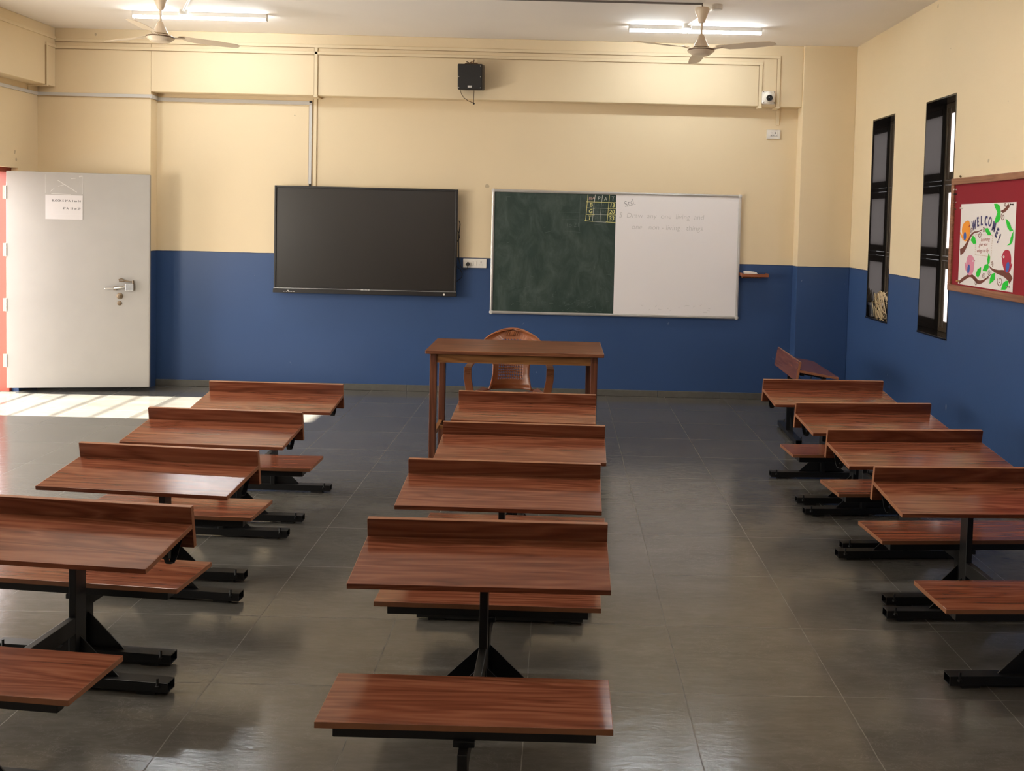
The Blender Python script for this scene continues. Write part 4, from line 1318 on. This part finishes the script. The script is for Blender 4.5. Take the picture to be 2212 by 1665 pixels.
CRIM = [(0.669, 0.26), (0.704, 0.252), (0.726, 0.218), (0.728, 0.166), (0.715, 0.131), (0.693, 0.115), (0.658, 0.124), (0.631, 0.155), (0.613, 0.196), (0.619, 0.232), (0.641, 0.253)]
CTAIL = [(0.736, 0.179), (0.746, 0.172), (0.728, 0.137), (0.703, 0.117), (0.715, 0.142)]
pp([smooth_poly(ORANGE)], 'orange', 'paper_bird', 2)['label'] = 'orange paper bird'
pp([smooth_poly(PINK), PTAIL], 'pink', 'paper_bird', 2)['label'] = 'pink paper bird'
pp([smooth_poly(CRIM), CTAIL], 'crimson', 'paper_bird', 2)['label'] = 'crimson paper bird'
pp([[(0.139, 0.412), (0.156, 0.405), (0.14, 0.398)], [(0.234, 0.177), (0.251, 0.173), (0.235, 0.166)], [(0.617, 0.219), (0.603, 0.212), (0.62, 0.203)]], 'crimson', 'paper_beak', 4)
def ell(u, v, a, c, n=18, rot=0):
    return [(u + a * math.cos(t) * math.cos(rot) - c * math.sin(t) * math.sin(rot), v + a * math.cos(t) * math.sin(rot) + c * math.sin(t) * math.cos(rot)) for t in [2 * math.pi * k / n for k in range(n)]]
pp([ell(0.080, 0.335, .021, .029), ell(0.157, 0.112, .018, .032, rot=-.2), ell(0.690, 0.152, .021, .034, rot=-.3)], 'wing', 'paper_wing', 4)
pp([ell(0.219, 0.170, .008, .006), ell(0.637, 0.214, .011, .008)], 'whitepaint', 'paper_eye', 5)
pp([ell(0.219, 0.170, .003, .0025, 8), ell(0.637, 0.214, .004, .003, 8), ell(0.135, 0.402, .003, .002, 8)], 'bark', 'eye_pupil', 6)
b = MB(PM)
for ch, (u, v), rt, s in (('W', (0.212, 0.408), 14, .088), ('E', (0.266, 0.430), 9, .088), ('L', (0.319, 0.438), 3, .088), ('C', (0.381, 0.437), -3, .088), ('O', (0.434, 0.431), -10, .088), ('M', (0.490, 0.400), -20, .088), ('E', (0.533, 0.362), -33, .088), ('!', (0.563, 0.325), -34, .095)):
    b = MB(PM)
    b.text(ch, s, T((u, v, 0.0030)) @ Matrix.Rotation(R(rt), 4, 'Z') @ Matrix.Diagonal((.62, 1, 1, 1)), .0004, bold=.0022, align='CENTER')
    b.build('letter', M['navy'], ps)
b = MB(PM)
for s_, u, v in (('Learning', .375, .318), ('give you', .350, .284), ('wings to fly', .345, .244)):
    b.text(s_, .036, T((u, v, 0.0008)) @ Matrix.Rotation(R(3), 4, 'Z'), .0003, shear=.3, bold=-.0004, align='CENTER')
b.build('verse_lettering', M['redink'], ps)
b = MB(PM)
c4 = [(0.236, 0.350), (0.475, 0.346), (0.468, 0.208), (0.241, 0.213)]
for p, q in zip(c4, c4[1:] + c4[:1]):
    p, q = Vector(p), Vector(q)
    n = int((q - p).length / .014)
    for k in range(n):
        a_, e_ = p + (q - p) * (k / n), p + (q - p) * ((k + .6) / n)
        t = (q - p).normalized()
        b.strip([(a_.x, a_.y, .0008), (e_.x, e_.y, .0008)], .0025, Vector((-t.y, t.x, 0)), (0, 0, .0003))
b.build('dashed_border', M['goldink'], ps)
GP = 'push pins on the notice board'
def pin(y, z, mat, label):
    o = thing('push_pin', label, 'pin', (PX, y, z), GP)
    MB().lathe([(0.006, 0), (0.004, 0.004), (0.003, 0.012), (0.006, 0.016), (0.0055, 0.019), (0, 0.019)], Mx=T((PX - 0.0005, y, z)) @ Matrix.Rotation(R(-90), 4, 'Y'), n=12).build('pin_head', M[mat], o)
pin(6.270, 1.872, 'white_plastic', 'white push pin at the top left corner of the welcome poster')
pin(5.575, 1.885, 'black_plastic', 'black push pin at the top right corner of the welcome poster')
pin(6.282, 1.365, 'gold', 'gold push pin at the bottom left corner of the welcome poster')
pin(5.575, 1.375, 'chrome', 'metal push pin at the bottom right corner of the welcome poster')
for z, mt, lb in ((2.005, 'white_plastic', 'topmost white spare pin in the felt beside the left frame rail'), (1.972, 'black_plastic', 'black spare pin just under the topmost white one by the left rail'),
                  (1.915, 'chrome', 'metal spare pin in the felt, third down along the left rail'), (1.868, 'brass_dull', 'dull brown spare pin, lowest along the left rail')):
    pin(6.382, z, mt, lb)

# ================================================================ POTTED PLANT ON THE SILL
pt = thing('potted_plant', 'black plastic pot with a drying striped grass-like plant on the far window sill', 'plant', (2.862, 8.10, 0.921))
pcx, pcy, pz = 2.858, 8.095, 0.921
MB().lathe([(0.044, 0), (0.050, 0.004), (0.060, 0.105), (0.066, 0.107), (0.067, 0.128), (0.062, 0.128), (0.058, 0.112), (0, 0.110)], c=(pcx, pcy, pz), n=28).build('pot', M['black_plastic'], pt)
MB().lathe([(0.057, 0.108), (0.04, 0.116), (0, 0.118)], c=(pcx, pcy, pz), n=20).build('soil', M['soil'], pt)
random.seed(21)
b = MB()
for k in range(48):
    a = random.uniform(-2.5, -0.4) if random.random() < .75 else random.uniform(0, 6.28)
    ln = random.uniform(0.12, 0.30)
    rise = random.uniform(-0.06, 0.17)
    P = Vector((pcx + random.uniform(-.03, .03), pcy + random.uniform(-.04, .02), pz + 0.112))
    d0 = Vector((math.cos(a) * .35, math.sin(a), 0))
    pts, sd = [], []
    droop = random.uniform(.6, 2.2)
    nseg = 7
    for i in range(nseg + 1):
        t = i / nseg
        p = P + d0 * ln * t + Vector((0, 0, rise * math.sin(t * math.pi * .5 * (1 + droop * .6)) - droop * .10 * t * t))
        p.x = min(max(p.x, XR + .004), XR + .145); p.y = min(max(p.y, 7.68), 8.17); p.z = max(p.z, pz + .004)
        pts.append(p)
        sd.append(Vector((-math.sin(a), math.cos(a) * .5, 0.35)).normalized())
    b.strip(pts, [.0015 + .0065 * math.sin(math.pi * min(1, .15 + .85 * i / nseg)) for i in range(nseg + 1)], sd, (0, 0, .0007))
b.build('leaves', M['leaf'], pt)
